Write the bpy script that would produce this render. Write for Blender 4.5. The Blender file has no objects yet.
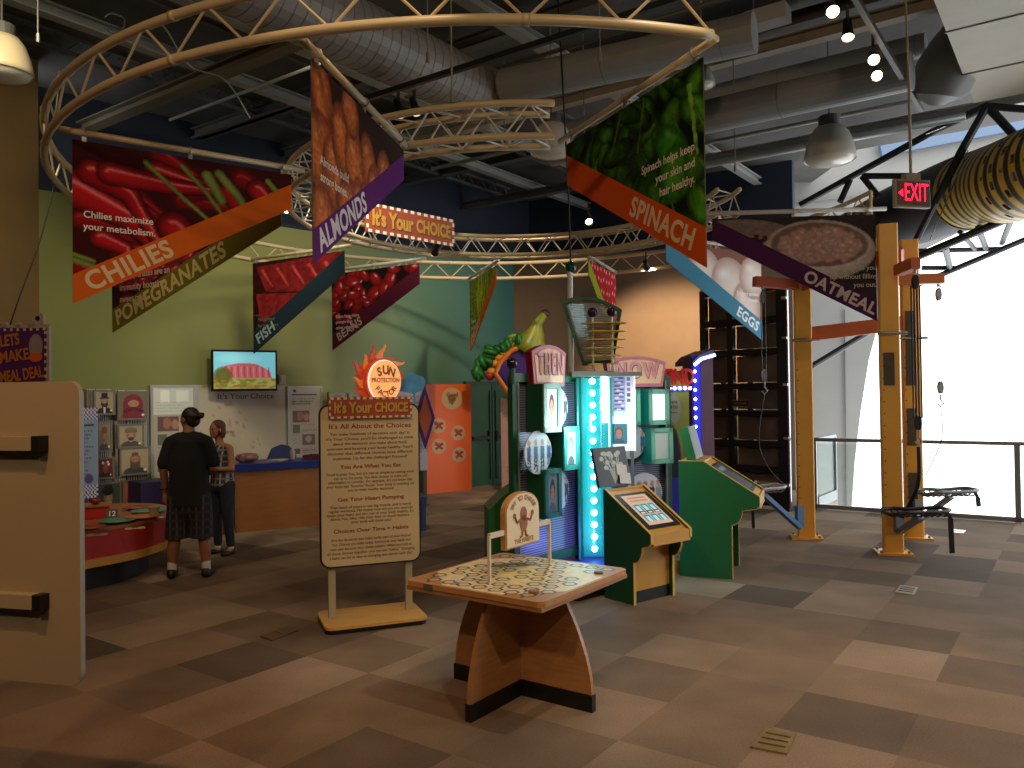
import bpy, math, random
import numpy as np
from mathutils import Vector, Matrix
random.seed(7); rng = np.random.default_rng(7)
PI = math.pi
SC = bpy.context.scene
COL = SC.collection
# ------------------------------------------------------------------ camera
F = 800.0; EYE = Vector((0, 0, 1.8)); PITCH = math.atan(11/800); ROLL = -0.0135
_f = Vector((0, math.cos(PITCH), math.sin(PITCH)))
_r0 = Vector((1, 0, 0)); _u0 = Vector((0, -math.sin(PITCH), math.cos(PITCH)))
_r = _r0*math.cos(ROLL) + _u0*math.sin(ROLL); _u = -_r0*math.sin(ROLL) + _u0*math.cos(ROLL)
def ray(px, py): return _f + _r*((px-512)/F) - _u*((py-384)/F)
def G(px, py, z=0.0):
    d = ray(px, py); return EYE + d*((z-EYE.z)/d.z)
def at(px, py, Y):
    d = ray(px, py); return EYE + d*(Y/d.y)
cam_d = bpy.data.cameras.new('camera'); cam = bpy.data.objects.new('camera', cam_d); COL.objects.link(cam)
cam_d.sensor_width = 36; cam_d.lens = F/1024*36; cam_d.clip_start = .05; cam_d.clip_end = 200
cam.matrix_world = Matrix(((_r.x, _u.x, -_f.x, 0), (_r.y, _u.y, -_f.y, 0), (_r.z, _u.z, -_f.z, 1.8), (0, 0, 0, 1)))
SC.camera = cam
AZ_A = math.radians(35.6)
A = Vector((math.sin(AZ_A), math.cos(AZ_A), 0)); B = Vector((math.cos(AZ_A), -math.sin(AZ_A), 0))   # carpet grid directions
# ------------------------------------------------------------------ materials
def s2l(c):
    return tuple((x/12.92 if x <= .04045 else ((x+.055)/1.055)**2.4) for x in c)
def hexc(h): return s2l(tuple(int(h[i:i+2], 16)/255 for i in (0, 2, 4)))
MATS = {}
def mat(name, col, rough=.55, metal=0, var=0, scale=20, bump=0, emit=None, es=0, alpha=None, trans=0, stretch=None, coat=0, col2=None):
    if name in MATS: return MATS[name]
    c = hexc(col) if isinstance(col, str) else col
    m = bpy.data.materials.new(name); m.use_nodes = True; nt = m.node_tree; b = nt.nodes['Principled BSDF']
    b.inputs['Base Color'].default_value = (*c, 1); b.inputs['Roughness'].default_value = rough; b.inputs['Metallic'].default_value = metal
    if coat: b.inputs['Coat Weight'].default_value = coat
    if trans: b.inputs['Transmission Weight'].default_value = trans
    if alpha is not None: b.inputs['Alpha'].default_value = alpha
    if emit is not None:
        e = hexc(emit) if isinstance(emit, str) else emit
        b.inputs['Emission Color'].default_value = (*e, 1); b.inputs['Emission Strength'].default_value = es
    if var or bump or col2:
        tc = nt.nodes.new('ShaderNodeTexCoord'); n = nt.nodes.new('ShaderNodeTexNoise'); n.inputs['Scale'].default_value = scale; n.inputs['Detail'].default_value = 5
        src = tc.outputs['Object']
        if stretch:
            mp = nt.nodes.new('ShaderNodeMapping'); mp.inputs['Scale'].default_value = stretch; nt.links.new(src, mp.inputs['Vector']); src = mp.outputs['Vector']
        nt.links.new(src, n.inputs['Vector'])
        if var or col2:
            r = nt.nodes.new('ShaderNodeValToRGB'); r.color_ramp.elements[0].position = .3; r.color_ramp.elements[1].position = .7
            lo = tuple(x*(1-var) for x in c); hi = tuple(min(1, x*(1+var)) for x in c)
            if col2: lo, hi = c, (hexc(col2) if isinstance(col2, str) else col2)
            r.color_ramp.elements[0].color = (*lo, 1); r.color_ramp.elements[1].color = (*hi, 1)
            nt.links.new(n.outputs['Fac'], r.inputs['Fac']); nt.links.new(r.outputs['Color'], b.inputs['Base Color'])
        if bump:
            bp = nt.nodes.new('ShaderNodeBump'); bp.inputs['Strength'].default_value = bump; bp.inputs['Distance'].default_value = .01
            nt.links.new(n.outputs['Fac'], bp.inputs['Height']); nt.links.new(bp.outputs['Normal'], b.inputs['Normal'])
    MATS[name] = m; return m
def vcol_mat(name='printed_picture', rough=.45, es=0):
    if name in MATS: return MATS[name]
    m = bpy.data.materials.new(name); m.use_nodes = True; nt = m.node_tree; b = nt.nodes['Principled BSDF']
    a = nt.nodes.new('ShaderNodeVertexColor'); a.layer_name = 'Col'; nt.links.new(a.outputs['Color'], b.inputs['Base Color'])
    b.inputs['Roughness'].default_value = rough
    if es: nt.links.new(a.outputs['Color'], b.inputs['Emission Color']); b.inputs['Emission Strength'].default_value = es
    MATS[name] = m; return m
# ------------------------------------------------------------------ mesh builder
_text_cache = {}
def text_geo(s, ext=.01, bold=.0, space=1.0, shear=0, align='CENTER'):
    k = (s, ext, bold, space, shear, align)
    if k in _text_cache: return _text_cache[k]
    cu = bpy.data.curves.new('txt', 'FONT'); cu.body = s; cu.size = 1; cu.extrude = ext; cu.offset = bold; cu.space_character = space; cu.shear = shear
    cu.align_x = align; cu.align_y = 'CENTER'; cu.resolution_u = 2 if len(s) > 24 else 4
    o = bpy.data.objects.new('txt', cu); COL.objects.link(o)
    bpy.context.view_layer.update()
    me = bpy.data.meshes.new_from_object(o.evaluated_get(bpy.context.evaluated_depsgraph_get()))
    v = [x.co.copy() for x in me.vertices]; f = [tuple(p.vertices) for p in me.polygons]
    bpy.data.objects.remove(o); bpy.data.curves.remove(cu); bpy.data.meshes.remove(me)
    _text_cache[k] = (v, f); return v, f
class MB:
    def __init__(s): s.v = []; s.f = []; s.mi = []; s.mats = []; s.M = Matrix(); s.cur = 0
    def use(s, m):
        if m not in s.mats: s.mats.append(m)
        s.cur = s.mats.index(m); return s
    def add(s, vs, fs, M=None):
        b = len(s.v); T = s.M @ M if M is not None else s.M
        s.v.extend(T @ Vector(v) for v in vs)
        for f in fs: s.f.append(tuple(b+i for i in f)); s.mi.append(s.cur)
        return s
    def box(s, c, d, rz=0, M=None, bev=0):
        x, y, z = d[0]/2, d[1]/2, d[2]/2
        T = Matrix.Translation(c) @ Matrix.Rotation(rz, 4, 'Z')
        if M is not None: T = Matrix.Translation(c) @ M
        if bev:
            e = min(bev, x*.9, y*.9)
            ring = [(-x+e, -y), (x-e, -y), (x, -y+e), (x, y-e), (x-e, y), (-x+e, y), (-x, y-e), (-x, -y+e)]
            n = 8; vs = [(a, b, -z) for a, b in ring]+[(a, b, z) for a, b in ring]
            fs = [tuple(range(n))[::-1], tuple(range(n, 2*n))]+[(i, (i+1) % n, n+(i+1) % n, n+i) for i in range(n)]
            return s.add(vs, fs, T)
        vs = [(-x, -y, -z), (x, -y, -z), (x, y, -z), (-x, y, -z), (-x, -y, z), (x, -y, z), (x, y, z), (-x, y, z)]
        return s.add(vs, [(3, 2, 1, 0), (4, 5, 6, 7), (0, 1, 5, 4), (1, 2, 6, 5), (2, 3, 7, 6), (3, 0, 4, 7)], T)
    def bar(s, p, q, w, h=None, up=(0, 0, 1)):
        """box beam from p to q, w wide, h high"""
        p, q = Vector(p), Vector(q); h = h or w; d = (q-p); L = d.length
        if L < 1e-6: return s
        d.normalize(); u = Vector(up)
        if abs(d.dot(u)) > .98: u = Vector((0, 1, 0))
        sd = d.cross(u).normalized(); u = sd.cross(d).normalized()
        vs = []
        for P in (p, q):
            for a, b in ((-1, -1), (1, -1), (1, 1), (-1, 1)): vs.append(P+sd*a*w/2+u*b*h/2)
        return s.add(vs, [(3, 2, 1, 0), (4, 5, 6, 7), (0, 1, 5, 4), (1, 2, 6, 5), (2, 3, 7, 6), (3, 0, 4, 7)])
    def tube(s, pts, r, n=8, closed=False, cap=True):
        pts = [Vector(p) for p in pts]; N = len(pts); R = r if isinstance(r, (list, tuple)) else [r]*N
        b = len(s.v); up = None; base = []
        for i in range(N):
            if closed: d = pts[(i+1) % N]-pts[i-1]
            else: d = pts[min(i+1, N-1)]-pts[max(i-1, 0)]
            if d.length < 1e-9: d = Vector((0, 0, 1))
            d.normalize()
            if up is None: up = Vector((0, 0, 1)) if abs(d.z) < .9 else Vector((0, 1, 0))
            sd = d.cross(up)
            if sd.length < 1e-6: sd = d.orthogonal()
            sd.normalize(); up = sd.cross(d).normalized()
            base += [pts[i]+(sd*math.cos(2*PI*k/n)+up*math.sin(2*PI*k/n))*R[i] for k in range(n)]
        fs = []
        for i in range(N if closed else N-1):
            j = (i+1) % N
            for k in range(n): fs.append((i*n+k, i*n+(k+1) % n, j*n+(k+1) % n, j*n+k))
        if cap and not closed: fs.append(tuple(range(n))[::-1]); fs.append(tuple((N-1)*n+k for k in range(n)))
        return s.add(base, fs)
    def cyl(s, p, q, r, n=16, r2=None): return s.tube([p, q], [r, r2 if r2 is not None else r], n)
    def prism(s, poly, t, M=None):
        """polygon in local XZ plane, thickness t along Y (0..t)"""
        n = len(poly); vs = [(x, 0, z) for x, z in poly]+[(x, t, z) for x, z in poly]
        fs = [tuple(range(n)), tuple(range(n, 2*n))[::-1]]+[(i, n+i, n+(i+1) % n, (i+1) % n) for i in range(n)]
        return s.add(vs, fs, M)
    def sphere(s, c, r, nu=16, nv=10, M=None):
        rr = r if isinstance(r, (tuple, list)) else (r, r, r); vs = []; fs = []
        for j in range(nv+1):
            t = PI*j/nv
            for i in range(nu): a = 2*PI*i/nu; vs.append((rr[0]*math.sin(t)*math.cos(a), rr[1]*math.sin(t)*math.sin(a), rr[2]*math.cos(t)))
        for j in range(nv):
            for i in range(nu): fs.append((j*nu+i, (j+1)*nu+i, (j+1)*nu+(i+1) % nu, j*nu+(i+1) % nu))
        T = Matrix.Translation(c); T = T @ M if M is not None else T
        return s.add(vs, fs, T)
    def lathe(s, prof, c=(0, 0, 0), n=24, M=None):
        vs = []; fs = []
        for r, z in prof:
            for i in range(n): a = 2*PI*i/n; vs.append((r*math.cos(a), r*math.sin(a), z))
        for j in range(len(prof)-1):
            for i in range(n): fs.append((j*n+i, j*n+(i+1) % n, (j+1)*n+(i+1) % n, (j+1)*n+i))
        T = Matrix.Translation(c); T = T @ M if M is not None else T
        return s.add(vs, fs, T)
    def text(s, t, M, size=1, sx=1, ext=.01, bold=0, space=1, align='CENTER', shear=0, width=None):
        v, f = text_geo(t, ext, bold, space, shear, align)
        if not v: return s
        if width:
            w = max(a.x for a in v)-min(a.x for a in v); sx = width/(w*size) if w > 0 else 1
        # text in local XZ plane facing -Y
        R = Matrix(((1, 0, 0, 0), (0, 0, -1, 0), (0, 1, 0, 0), (0, 0, 0, 1)))
        return s.add(v, f, M @ R @ Matrix.Diagonal((size*sx, size, size, 1)))
    def build(s, name, parent=None, m=None, smooth=False):
        me = bpy.data.meshes.new(name)
        me.from_pydata([tuple(v) for v in s.v], [], s.f)
        if m is not None: me.materials.append(m)
        else:
            for x in s.mats: me.materials.append(x)
            me.polygons.foreach_set('material_index', s.mi)
        if smooth: me.polygons.foreach_set('use_smooth', [True]*len(s.f))
        me.validate(); me.update()
        if smooth == 'auto':
            try: me.set_sharp_from_angle(angle=math.radians(40))
            except Exception: pass
        o = bpy.data.objects.new(name, me); COL.objects.link(o)
        if parent is not None: o.parent = parent
        return o
def tag(o, label=None, cat=None, group=None, kind=None):
    if label: o['label'] = label
    if cat: o['category'] = cat
    if group: o['group'] = group
    if kind: o['kind'] = kind
    return o
def thing(name, label, cat, loc=(0, 0, 0), rz=0, group=None):
    o = bpy.data.objects.new(name, None); COL.objects.link(o); o.location = loc; o.rotation_euler = (0, 0, rz)
    o.empty_display_size = .1
    return tag(o, label, cat, group)
def struct(name, mb, m=None, smooth=False):
    return tag(mb.build(name, None, m, smooth), kind='structure')
def dup(root, loc=None, rz=None, label=None):
    r = root.copy(); COL.objects.link(r)
    if loc is not None: r.location = loc
    if rz is not None: r.rotation_euler = (0, 0, rz)
    if label: r['label'] = label
    for ch in list(root.children):
        c = ch.copy(); COL.objects.link(c); c.parent = r
        for g in list(ch.children):
            d = g.copy(); COL.objects.link(d); d.parent = c
    return r
def T(x, y, z): return Matrix.Translation((x, y, z))
def RX(a): return Matrix.Rotation(a, 4, 'X')
def RY(a): return Matrix.Rotation(a, 4, 'Y')
def RZ(a): return Matrix.Rotation(a, 4, 'Z')
def face_dir(d): # rotation about z so that local +X runs along d (viewed from local -Y)
    return math.atan2(d.y, d.x)
def rrect(x0, z0, x1, z1, r, n=5):
    P = []
    for cx, cz, a0 in ((x1-r, z0+r, -90), (x1-r, z1-r, 0), (x0+r, z1-r, 90), (x0+r, z0+r, 180)):
        for i in range(n+1):
            a = math.radians(a0+90*i/n); P.append((cx+r*math.cos(a), cz+r*math.sin(a)))
    return P
def circ(cx, cz, rx, rz=None, n=24, a0=0, a1=2*PI):
    rz = rz or rx; return [(cx+rx*math.cos(a0+(a1-a0)*i/n), cz+rz*math.sin(a0+(a1-a0)*i/n)) for i in range(n)]
# ------------------------------------------------------------------ painted pictures (prints), sRGB canvas, origin top left
class Pic:
    def __init__(s, w, h, bg):
        s.w, s.h = w, h; s.a = np.zeros((h, w, 3)); s.a[:] = np.array(s.c(bg)); s.Y, s.X = np.mgrid[0:h, 0:w].astype(float); s.X += .5; s.Y += .5
    def c(s, h): return tuple(int(h[i:i+2], 16)/255 for i in (0, 2, 4)) if isinstance(h, str) else h
    def put(s, m, col, k=1): m = np.clip(m, 0, 1)[..., None]*k; s.a = s.a*(1-m)+np.array(s.c(col))*m; return s
    def rect(s, x0, y0, x1, y1, col, k=1): return s.put(((s.X > x0) & (s.X < x1) & (s.Y > y0) & (s.Y < y1)).astype(float), col, k)
    def ell(s, cx, cy, rx, ry, col, ang=0, k=1, soft=.15, shade=None, hi=None, hk=.5):
        ca, sa = math.cos(ang), math.sin(ang); dx, dy = s.X-cx, s.Y-cy; u = (dx*ca+dy*sa)/rx; v = (-dx*sa+dy*ca)/ry
        r = np.sqrt(u*u+v*v); m = np.clip((1-r)/soft+.5, 0, 1)*(r < 1.2); s.put(m, col, k)
        if shade: s.put(m*np.clip(r, 0, 1)**2.5, shade, .85)
        if hi:
            r2 = np.sqrt(((u+.25)/.45)**2+((v+.45)/.28)**2); s.put(m*np.clip(1-r2, 0, 1), hi, hk)
        return s
    def poly(s, pts, col, k=1):
        ins = np.zeros_like(s.X, bool); n = len(pts)
        for i in range(n):
            x0, y0 = pts[i]; x1, y1 = pts[(i+1) % n]
            if y0 == y1: continue
            c = ((y0 > s.Y) != (y1 > s.Y)) & (s.X < (x1-x0)*(s.Y-y0)/(y1-y0)+x0); ins ^= c
        return s.put(ins.astype(float), col, k)
    def stroke(s, pts, r0, col, r1=None, k=1, shade=None, hi=None):
        """tapered polyline with tube like shading"""
        r1 = r0 if r1 is None else r1; n = len(pts)-1; best = np.full_like(s.X, 9.); side = np.zeros_like(s.X)
        for i in range(n):
            (x0, y0), (x1, y1) = pts[i], pts[i+1]; dx, dy = x1-x0, y1-y0; L = dx*dx+dy*dy+1e-9
            t = np.clip(((s.X-x0)*dx+(s.Y-y0)*dy)/L, 0, 1); R = r0+(r1-r0)*(i+t)/n
            d = np.hypot(s.X-x0-t*dx, s.Y-y0-t*dy)/np.maximum(R, .3); sg = ((s.X-x0)*dy-(s.Y-y0)*dx)*(1 if dx > 0 or (dx == 0 and dy > 0) else -1)
            b = d < best; best = np.where(b, d, best); side = np.where(b, np.sign(sg), side)
        m = np.clip((1-best)/.2+.5, 0, 1); s.put(m, col, k)
        if shade: s.put(m*np.clip(best, 0, 1)**2, shade, .8)
        if hi: s.put(m*np.exp(-((best*side-.35)/.16)**2)*(best < 1), hi, .6)
        return s
    def noise(s, amt, cell=6):
        h, w = s.h//cell+2, s.w//cell+2; n = rng.random((h, w)); fx, fy = s.X/cell, s.Y/cell; ix, iy = fx.astype(int), fy.astype(int); tx, ty = fx-ix, fy-iy
        v = (n[iy, ix]*(1-tx)*(1-ty)+n[iy, ix+1]*tx*(1-ty)+n[iy+1, ix]*(1-tx)*ty+n[iy+1, ix+1]*tx*ty)
        s.a = np.clip(s.a*(1+(v[..., None]-.5)*2*amt), 0, 1); return s
    def lines(s, x0, y0, x1, y1, n, col, k=.6, seed=0):
        r = random.Random(seed); dy = (y1-y0)/n
        for i in range(n):
            x = x0; e = x1-(x1-x0)*r.uniform(0, .25)
            while x < e:
                w = r.uniform(.03, .12)*(x1-x0); s.rect(x, y0+i*dy, min(x+w, e), y0+i*dy+dy*.45, col, k); x += w+max(1, .02*(x1-x0))
        return s
    def linear(s):
        a = np.clip(s.a, 0, 1); return np.where(a <= .04045, a/12.92, ((a+.055)/1.055)**2.4)
def print_mesh(name, pic, fn, nx, ny, parent=None, m=None, sx=None):
    """grid of nx x ny cells, fn(u,v)->(x,y,z, pu, pv) with u,v in 0..1; colours looked up in the canvas at (pu,pv)"""
    lin = pic.linear(); vs = []; cols = []
    for j in range(ny+1):
        for i in range(nx+1):
            x, y, z, pu, pv = fn(i/nx, j/ny); vs.append((x, y, z))
            X = min(pic.w-1, max(0, int(pu*pic.w))); Y = min(pic.h-1, max(0, int(pv*pic.h))); cols.append(lin[Y, X])
    fs = [(j*(nx+1)+i, (j+1)*(nx+1)+i, (j+1)*(nx+1)+i+1, j*(nx+1)+i+1) for j in range(ny) for i in range(nx)]
    me = bpy.data.meshes.new(name); me.from_pydata(vs, [], fs); ca = me.color_attributes.new('Col', 'FLOAT_COLOR', 'POINT')
    a = np.ones((len(vs), 4), np.float32); a[:, :3] = np.array(cols); ca.data.foreach_set('color', a.ravel())
    me.materials.append(m or vcol_mat()); me.update()
    o = bpy.data.objects.new(name, me); COL.objects.link(o)
    if parent is not None: o.parent = parent
    return o
def flat_print(name, pic, x0, z0, x1, z1, y, parent, m=None, res=None):
    nx = res or min(pic.w, 90); ny = max(2, int(nx*pic.h/pic.w)) if res is None or True else res
    return print_mesh(name, pic, lambda u, v: (x0+(x1-x0)*u, y, z1+(z0-z1)*v, u, v), nx, ny, parent, m)
# ------------------------------------------------------------------ render settings, world
SC.view_settings.view_transform = 'Standard'; SC.view_settings.look = 'None'; SC.view_settings.gamma = 1; SC.view_settings.exposure = 0
SC.view_settings.use_curve_mapping = False
w = bpy.data.worlds.new('world'); SC.world = w; w.use_nodes = True
w.node_tree.nodes['Background'].inputs['Color'].default_value = (.93, .97, 1, 1); w.node_tree.nodes['Background'].inputs['Strength'].default_value = 3.5
SC.cycles.max_bounces = 6; SC.cycles.diffuse_bounces = 3; SC.cycles.glossy_bounces = 3; SC.cycles.transparent_max_bounces = 8
SC.cycles.use_denoising = True; SC.cycles.sample_clamp_indirect = 4; SC.cycles.caustics_reflective = False; SC.cycles.caustics_refractive = False
# ------------------------------------------------------------------ floor
def carpet():
    m = bpy.data.materials.new('carpet_tiles'); m.use_nodes = True; nt = m.node_tree; b = nt.nodes['Principled BSDF']; L = nt.links.new; N = nt.nodes.new
    g = N('ShaderNodeNewGeometry'); sub = N('ShaderNodeVectorMath'); sub.operation = 'SUBTRACT'; sub.inputs[1].default_value = (2.09, 5.31, 0); L(g.outputs['Position'], sub.inputs[0])
    comb = N('ShaderNodeCombineXYZ')
    for k, d in ((0, B), (1, A)):
        dt = N('ShaderNodeVectorMath'); dt.operation = 'DOT_PRODUCT'; dt.inputs[1].default_value = tuple(d/.61); L(sub.outputs[0], dt.inputs[0])
        fl = N('ShaderNodeMath'); fl.operation = 'FLOOR'; L(dt.outputs['Value'], fl.inputs[0]); L(fl.outputs[0], comb.inputs[k])
    wn = N('ShaderNodeTexWhiteNoise'); wn.noise_dimensions = '2D'; L(comb.outputs[0], wn.inputs['Vector'])
    r = N('ShaderNodeValToRGB'); e = r.color_ramp.elements; cs = [(0, '564a42'), (.14, '6c5c4c'), (.4, '7a6755'), (.6, '86725e'), (.85, '96836f'), (1, '72604f')]
    e[0].position, e[0].color = 0, (*hexc(cs[0][1]), 1); e[1].position, e[1].color = 1, (*hexc(cs[-1][1]), 1)
    for p, c in cs[1:-1]: x = e.new(p); x.color = (*hexc(c), 1)
    L(wn.outputs['Value'], r.inputs['Fac'])
    n = N('ShaderNodeTexNoise'); n.inputs['Scale'].default_value = 90; n.inputs['Detail'].default_value = 3; L(g.outputs['Position'], n.inputs['Vector'])
    n2 = N('ShaderNodeTexNoise'); n2.inputs['Scale'].default_value = 2; L(g.outputs['Position'], n2.inputs['Vector'])
    ad = N('ShaderNodeMath'); ad.operation = 'ADD'; L(n.outputs['Fac'], ad.inputs[0]); L(n2.outputs['Fac'], ad.inputs[1])
    mr = N('ShaderNodeMapRange'); mr.inputs['From Min'].default_value = .6; mr.inputs['From Max'].default_value = 1.4; mr.inputs['To Min'].default_value = .72; mr.inputs['To Max'].default_value = 1.28; L(ad.outputs[0], mr.inputs['Value'])
    mx = N('ShaderNodeVectorMath'); mx.operation = 'SCALE'; L(r.outputs['Color'], mx.inputs[0]); L(mr.outputs['Result'], mx.inputs['Scale']); L(mx.outputs['Vector'], b.inputs['Base Color'])
    b.inputs['Roughness'].default_value = .85; b.inputs['Specular IOR Level'].default_value = .25
    bp = N('ShaderNodeBump'); bp.inputs['Strength'].default_value = .25; bp.inputs['Distance'].default_value = .004; L(n.outputs['Fac'], bp.inputs['Height']); L(bp.outputs['Normal'], b.inputs['Normal'])
    return m
RC = Vector((4.66, 12.3, 0))                      # railing corner
RE = RC+B*5.6
fe = RC+A*1.25
slab = [(-10, -5), (RE.x, -5), (RE.x, RE.y), (RC.x, RC.y), (fe.x, fe.y), (5.25, 14.9), (5.25, 21), (-10, 21)]
def slab_mb(poly, z0, z1):
    mb = MB(); n = len(poly); vs = [(x, y, z0) for x, y in poly]+[(x, y, z1) for x, y in poly]
    mb.add(vs, [tuple(range(n))[::-1], tuple(range(n, 2*n))]+[(i, (i+1) % n, n+(i+1) % n, n+i) for i in range(n)]); return mb
struct('floor', slab_mb(slab, -.3, 0), carpet())
# ------------------------------------------------------------------ walls
def wall_seg(name, p, q, z0, z1, th, m):
    mb = MB(); p, q = Vector(p), Vector(q); d = (q-p).normalized(); nrm = Vector((-d.y, d.x, 0))*th
    c = [p, q, q+nrm, p+nrm]; vs = [(v.x, v.y, z0) for v in c]+[(v.x, v.y, z1) for v in c]
    mb.add(vs, [(3, 2, 1, 0), (4, 5, 6, 7), (0, 1, 5, 4), (1, 2, 6, 5), (2, 3, 7, 6), (3, 0, 4, 7)]); return struct(name, mb, m)
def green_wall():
    m = bpy.data.materials.new('green_wall_light_blend'); m.use_nodes = True; nt = m.node_tree; b = nt.nodes['Principled BSDF']; L = nt.links.new; N = nt.nodes.new
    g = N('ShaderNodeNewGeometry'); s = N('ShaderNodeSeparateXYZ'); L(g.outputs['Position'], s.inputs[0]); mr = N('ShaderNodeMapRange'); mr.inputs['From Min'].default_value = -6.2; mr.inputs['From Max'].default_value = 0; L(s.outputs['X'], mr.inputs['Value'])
    r = N('ShaderNodeValToRGB'); e = r.color_ramp.elements; e[0].color = (*hexc('747a3a'), 1); e[1].color = (*hexc('2a6058'), 1); e[1].position = .98  # warm light fading to teal along the wall, put into the colour ramp
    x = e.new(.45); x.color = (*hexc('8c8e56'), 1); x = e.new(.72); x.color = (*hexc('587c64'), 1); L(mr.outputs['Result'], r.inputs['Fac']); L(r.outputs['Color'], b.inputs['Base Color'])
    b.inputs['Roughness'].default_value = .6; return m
W0 = Vector((-6.2, 10.5, 0)); W1 = Vector((.06, 16.76, 0)); W2 = Vector((5.15, 14.6, 0)); WH = 4.6
brown = mat('brown_wall_paint', '7d6450', .7, var=.06, scale=3)
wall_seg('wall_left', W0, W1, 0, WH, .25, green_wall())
wall_seg('wall_back', W1, W2, 0, WH, .25, brown)
wall_seg('wall_side', (-9.6, 4.6, 0), W0, 0, 6.3, .25, mat('khaki_wall_paint', '6b5224', .7, var=.06, scale=3))
wall_seg('wall_side_near', (-9.6, -5, 0), (-9.6, 4.6, 0), 0, 6.3, .25, brown)
wall_seg('wall_front', (RE.x, -5, 0), (-9.6, -5, 0), 0, 6.3, .25, brown)
wall_seg('wall_right_near', (RE.x, 5.2, 0), (RE.x, -5, 0), 0, 6.3, .25, mat('offwhite_wall_paint', '8a8478', .7))
navy = mat('dark_blue_upper_paint', '1d2738', .8, var=.1, scale=2)
off = Vector((-.7, .7, 0)); 
wall_seg('wall_upper_left', W0+off, W1+off+Vector((1.2, 1.2, 0)), 0, 6.3, .2, navy)
wall_seg('wall_upper_back', W1+Vector((-.3, 2.2, 0)), W2+Vector((.35, .9, 0)), 0, 6.3, .2, navy)
for k, (p, q) in enumerate(((W0, W1), (W1, W2))):      # ledge caps on top of the low walls
    mb = MB(); d = (q-p).normalized(); n = Vector((-d.y, d.x, 0)); mb.bar(p+n*.12+Vector((0, 0, WH+.02)), q+n*.12+Vector((0, 0, WH+.02)), .3, .05); struct('trim_%d' % (k+1), mb, navy)
deck = mat('dark_ceiling_deck', '484643', .8, var=.25, scale=1.5)
ce = RC+A*3.2
cpoly = [(-10, -5), (RE.x+.3, -5), (RE.x+.3, ce.y-(RE.x+.3-ce.x)*.716), (ce.x, ce.y), (ce.x, 21), (-10, 21)]
struct('ceiling', slab_mb(cpoly, 6.3, 6.6), deck)
# atrium wall beyond the railing, pale, with an arched edge
wh = mat('pale_atrium_plaster', '74726d', .7, var=.04, scale=2)
pw = [(764, -60), (1160, -60), (1160, 150), (1024, 205), (960, 232), (913, 255), (893, 280), (880, 318), (869, 360), (861, 410), (855, 460), (851, 520), (849, 640), (764, 640)]
mb = MB(); P = [at(x, y, 17.2) for x, y in pw][::-1]; mb.prism([(v.x, v.z) for v in P], .6, T(0, 17.2, 0)); struct('wall_atrium', mb, wh)
mb = MB(); mb.use(mat('blue_grey_band', '53657c', .6)); a, b = at(880, 150, 17.05), at(1140, 100, 17.05); mb.bar(a, b, .1, .28); struct('trim_3', mb)
mb = MB(); mb.use(mat('seam_grey', '6c6b66', .7))
for x0, y0, x1, y1 in ((845, 310, 847, 520), (775, 205, 905, 190), (905, 190, 1060, 168)): mb.bar(at(x0, y0, 17.15), at(x1, y1, 17.15), .03, .03)
struct('trim_4', mb)
# ------------------------------------------------------------------ ceiling steel, ducts
steel = mat('pale_grey_painted_steel', '85857f', .5, var=.08, scale=6); dsteel = mat('dark_grey_painted_steel', '4d4c49', .55, var=.1, scale=5)
def along(px, py, z, d, t0, t1): P = G(px, py, z); return P+d*t0, P+d*t1
def ibeam(name, px, py, z, d, t0, t1, w, h, m):
    a, b = along(px, py, z, d, t0, t1); mb = MB(); H = Vector((0, 0, h/2))
    mb.bar(a+H, b+H, w, .02); mb.bar(a-H, b-H, w, .02); mb.bar(a, b, .02, h-.018); return struct(name, mb, m)
for px, py, z, t0, t1 in ((150, 47, 5.98, -7, 10.5), (540, 44, 5.98, -7, 8.6), (20, 110, 5.98, -5, 4.6), (345, 66, 5.98, -6, 10)): ibeam('ceiling_beam', px, py, z, A, t0, t1, .15, .12, steel)
for px, py, z, t0, t1, m, w, h in ((180, 88, 5.84, -3, 3.4, mat('olive_brown_steel', '5a4f3c', .6), .19, .12), (600, 92, 5.84, -3.4, 7.2, mat('tan_steel', '8c8374', .6), .15, .13), (500, 200, 5.84, -4, 5, dsteel, .15, .13),
                                (815, 139, 5.84, -4.5, 3.8, steel, .16, .12), (760, 30, 6.12, -6, 6, dsteel, .16, .14), (420, 60, 6.12, -7, 7, dsteel, .14, .14), (640, 128, 6.12, -8, 4, dsteel, .16, .14), (300, 150, 6.12, -4, 8, dsteel, .16, .14), (150, 150, 6.12, -3, 5, dsteel, .16, .14)):
    ibeam('ceiling_beam', px, py, z, B, t0, t1, w, h, m)
# bar joists under the deck: top and bottom chord with a zigzag web
def joist(px, py, z, d, t0, t1, h=.45, step=.5):
    a, b = along(px, py, z, d, t0, t1); mb = MB(); H = Vector((0, 0, h)); mb.bar(a, b, .06, .05); mb.bar(a+H, b+H, .06, .05)
    n = int((b-a).length/step)
    for i in range(n): p = a+(b-a)*(i/n); q = a+(b-a)*((i+1)/n); mb.tube([p, (p+q)/2+H, q], .012, 5)
    struct('ceiling_joist', mb, dsteel)
for px, py, t1 in ((430, 60, 8), (90, 60, 9), (250, 40, 9)): joist(px, py, 6.08, A, -8, t1, .2, .4)
duct_m = mat('grey_sheet_metal', '75716a', .5, var=.1, scale=3); duct_w = mat('whitish_duct', '7d7f7e', .5, var=.08, scale=2)
def ribbed(mb, pts, r, step=.16, m1=duct_m, m2=None):
    mb.use(m1).tube(pts, r, 24)
    if m2:
        mb.use(m2)
        for i in range(len(pts)-1):
            a, b = Vector(pts[i]), Vector(pts[i+1]); L = (b-a).length; d = (b-a)/L; k = 0
            while k*step < L: c = a+d*k*step; mb.tube([c-d*.005, c+d*.005], r+.004, 24); k += 1
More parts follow.
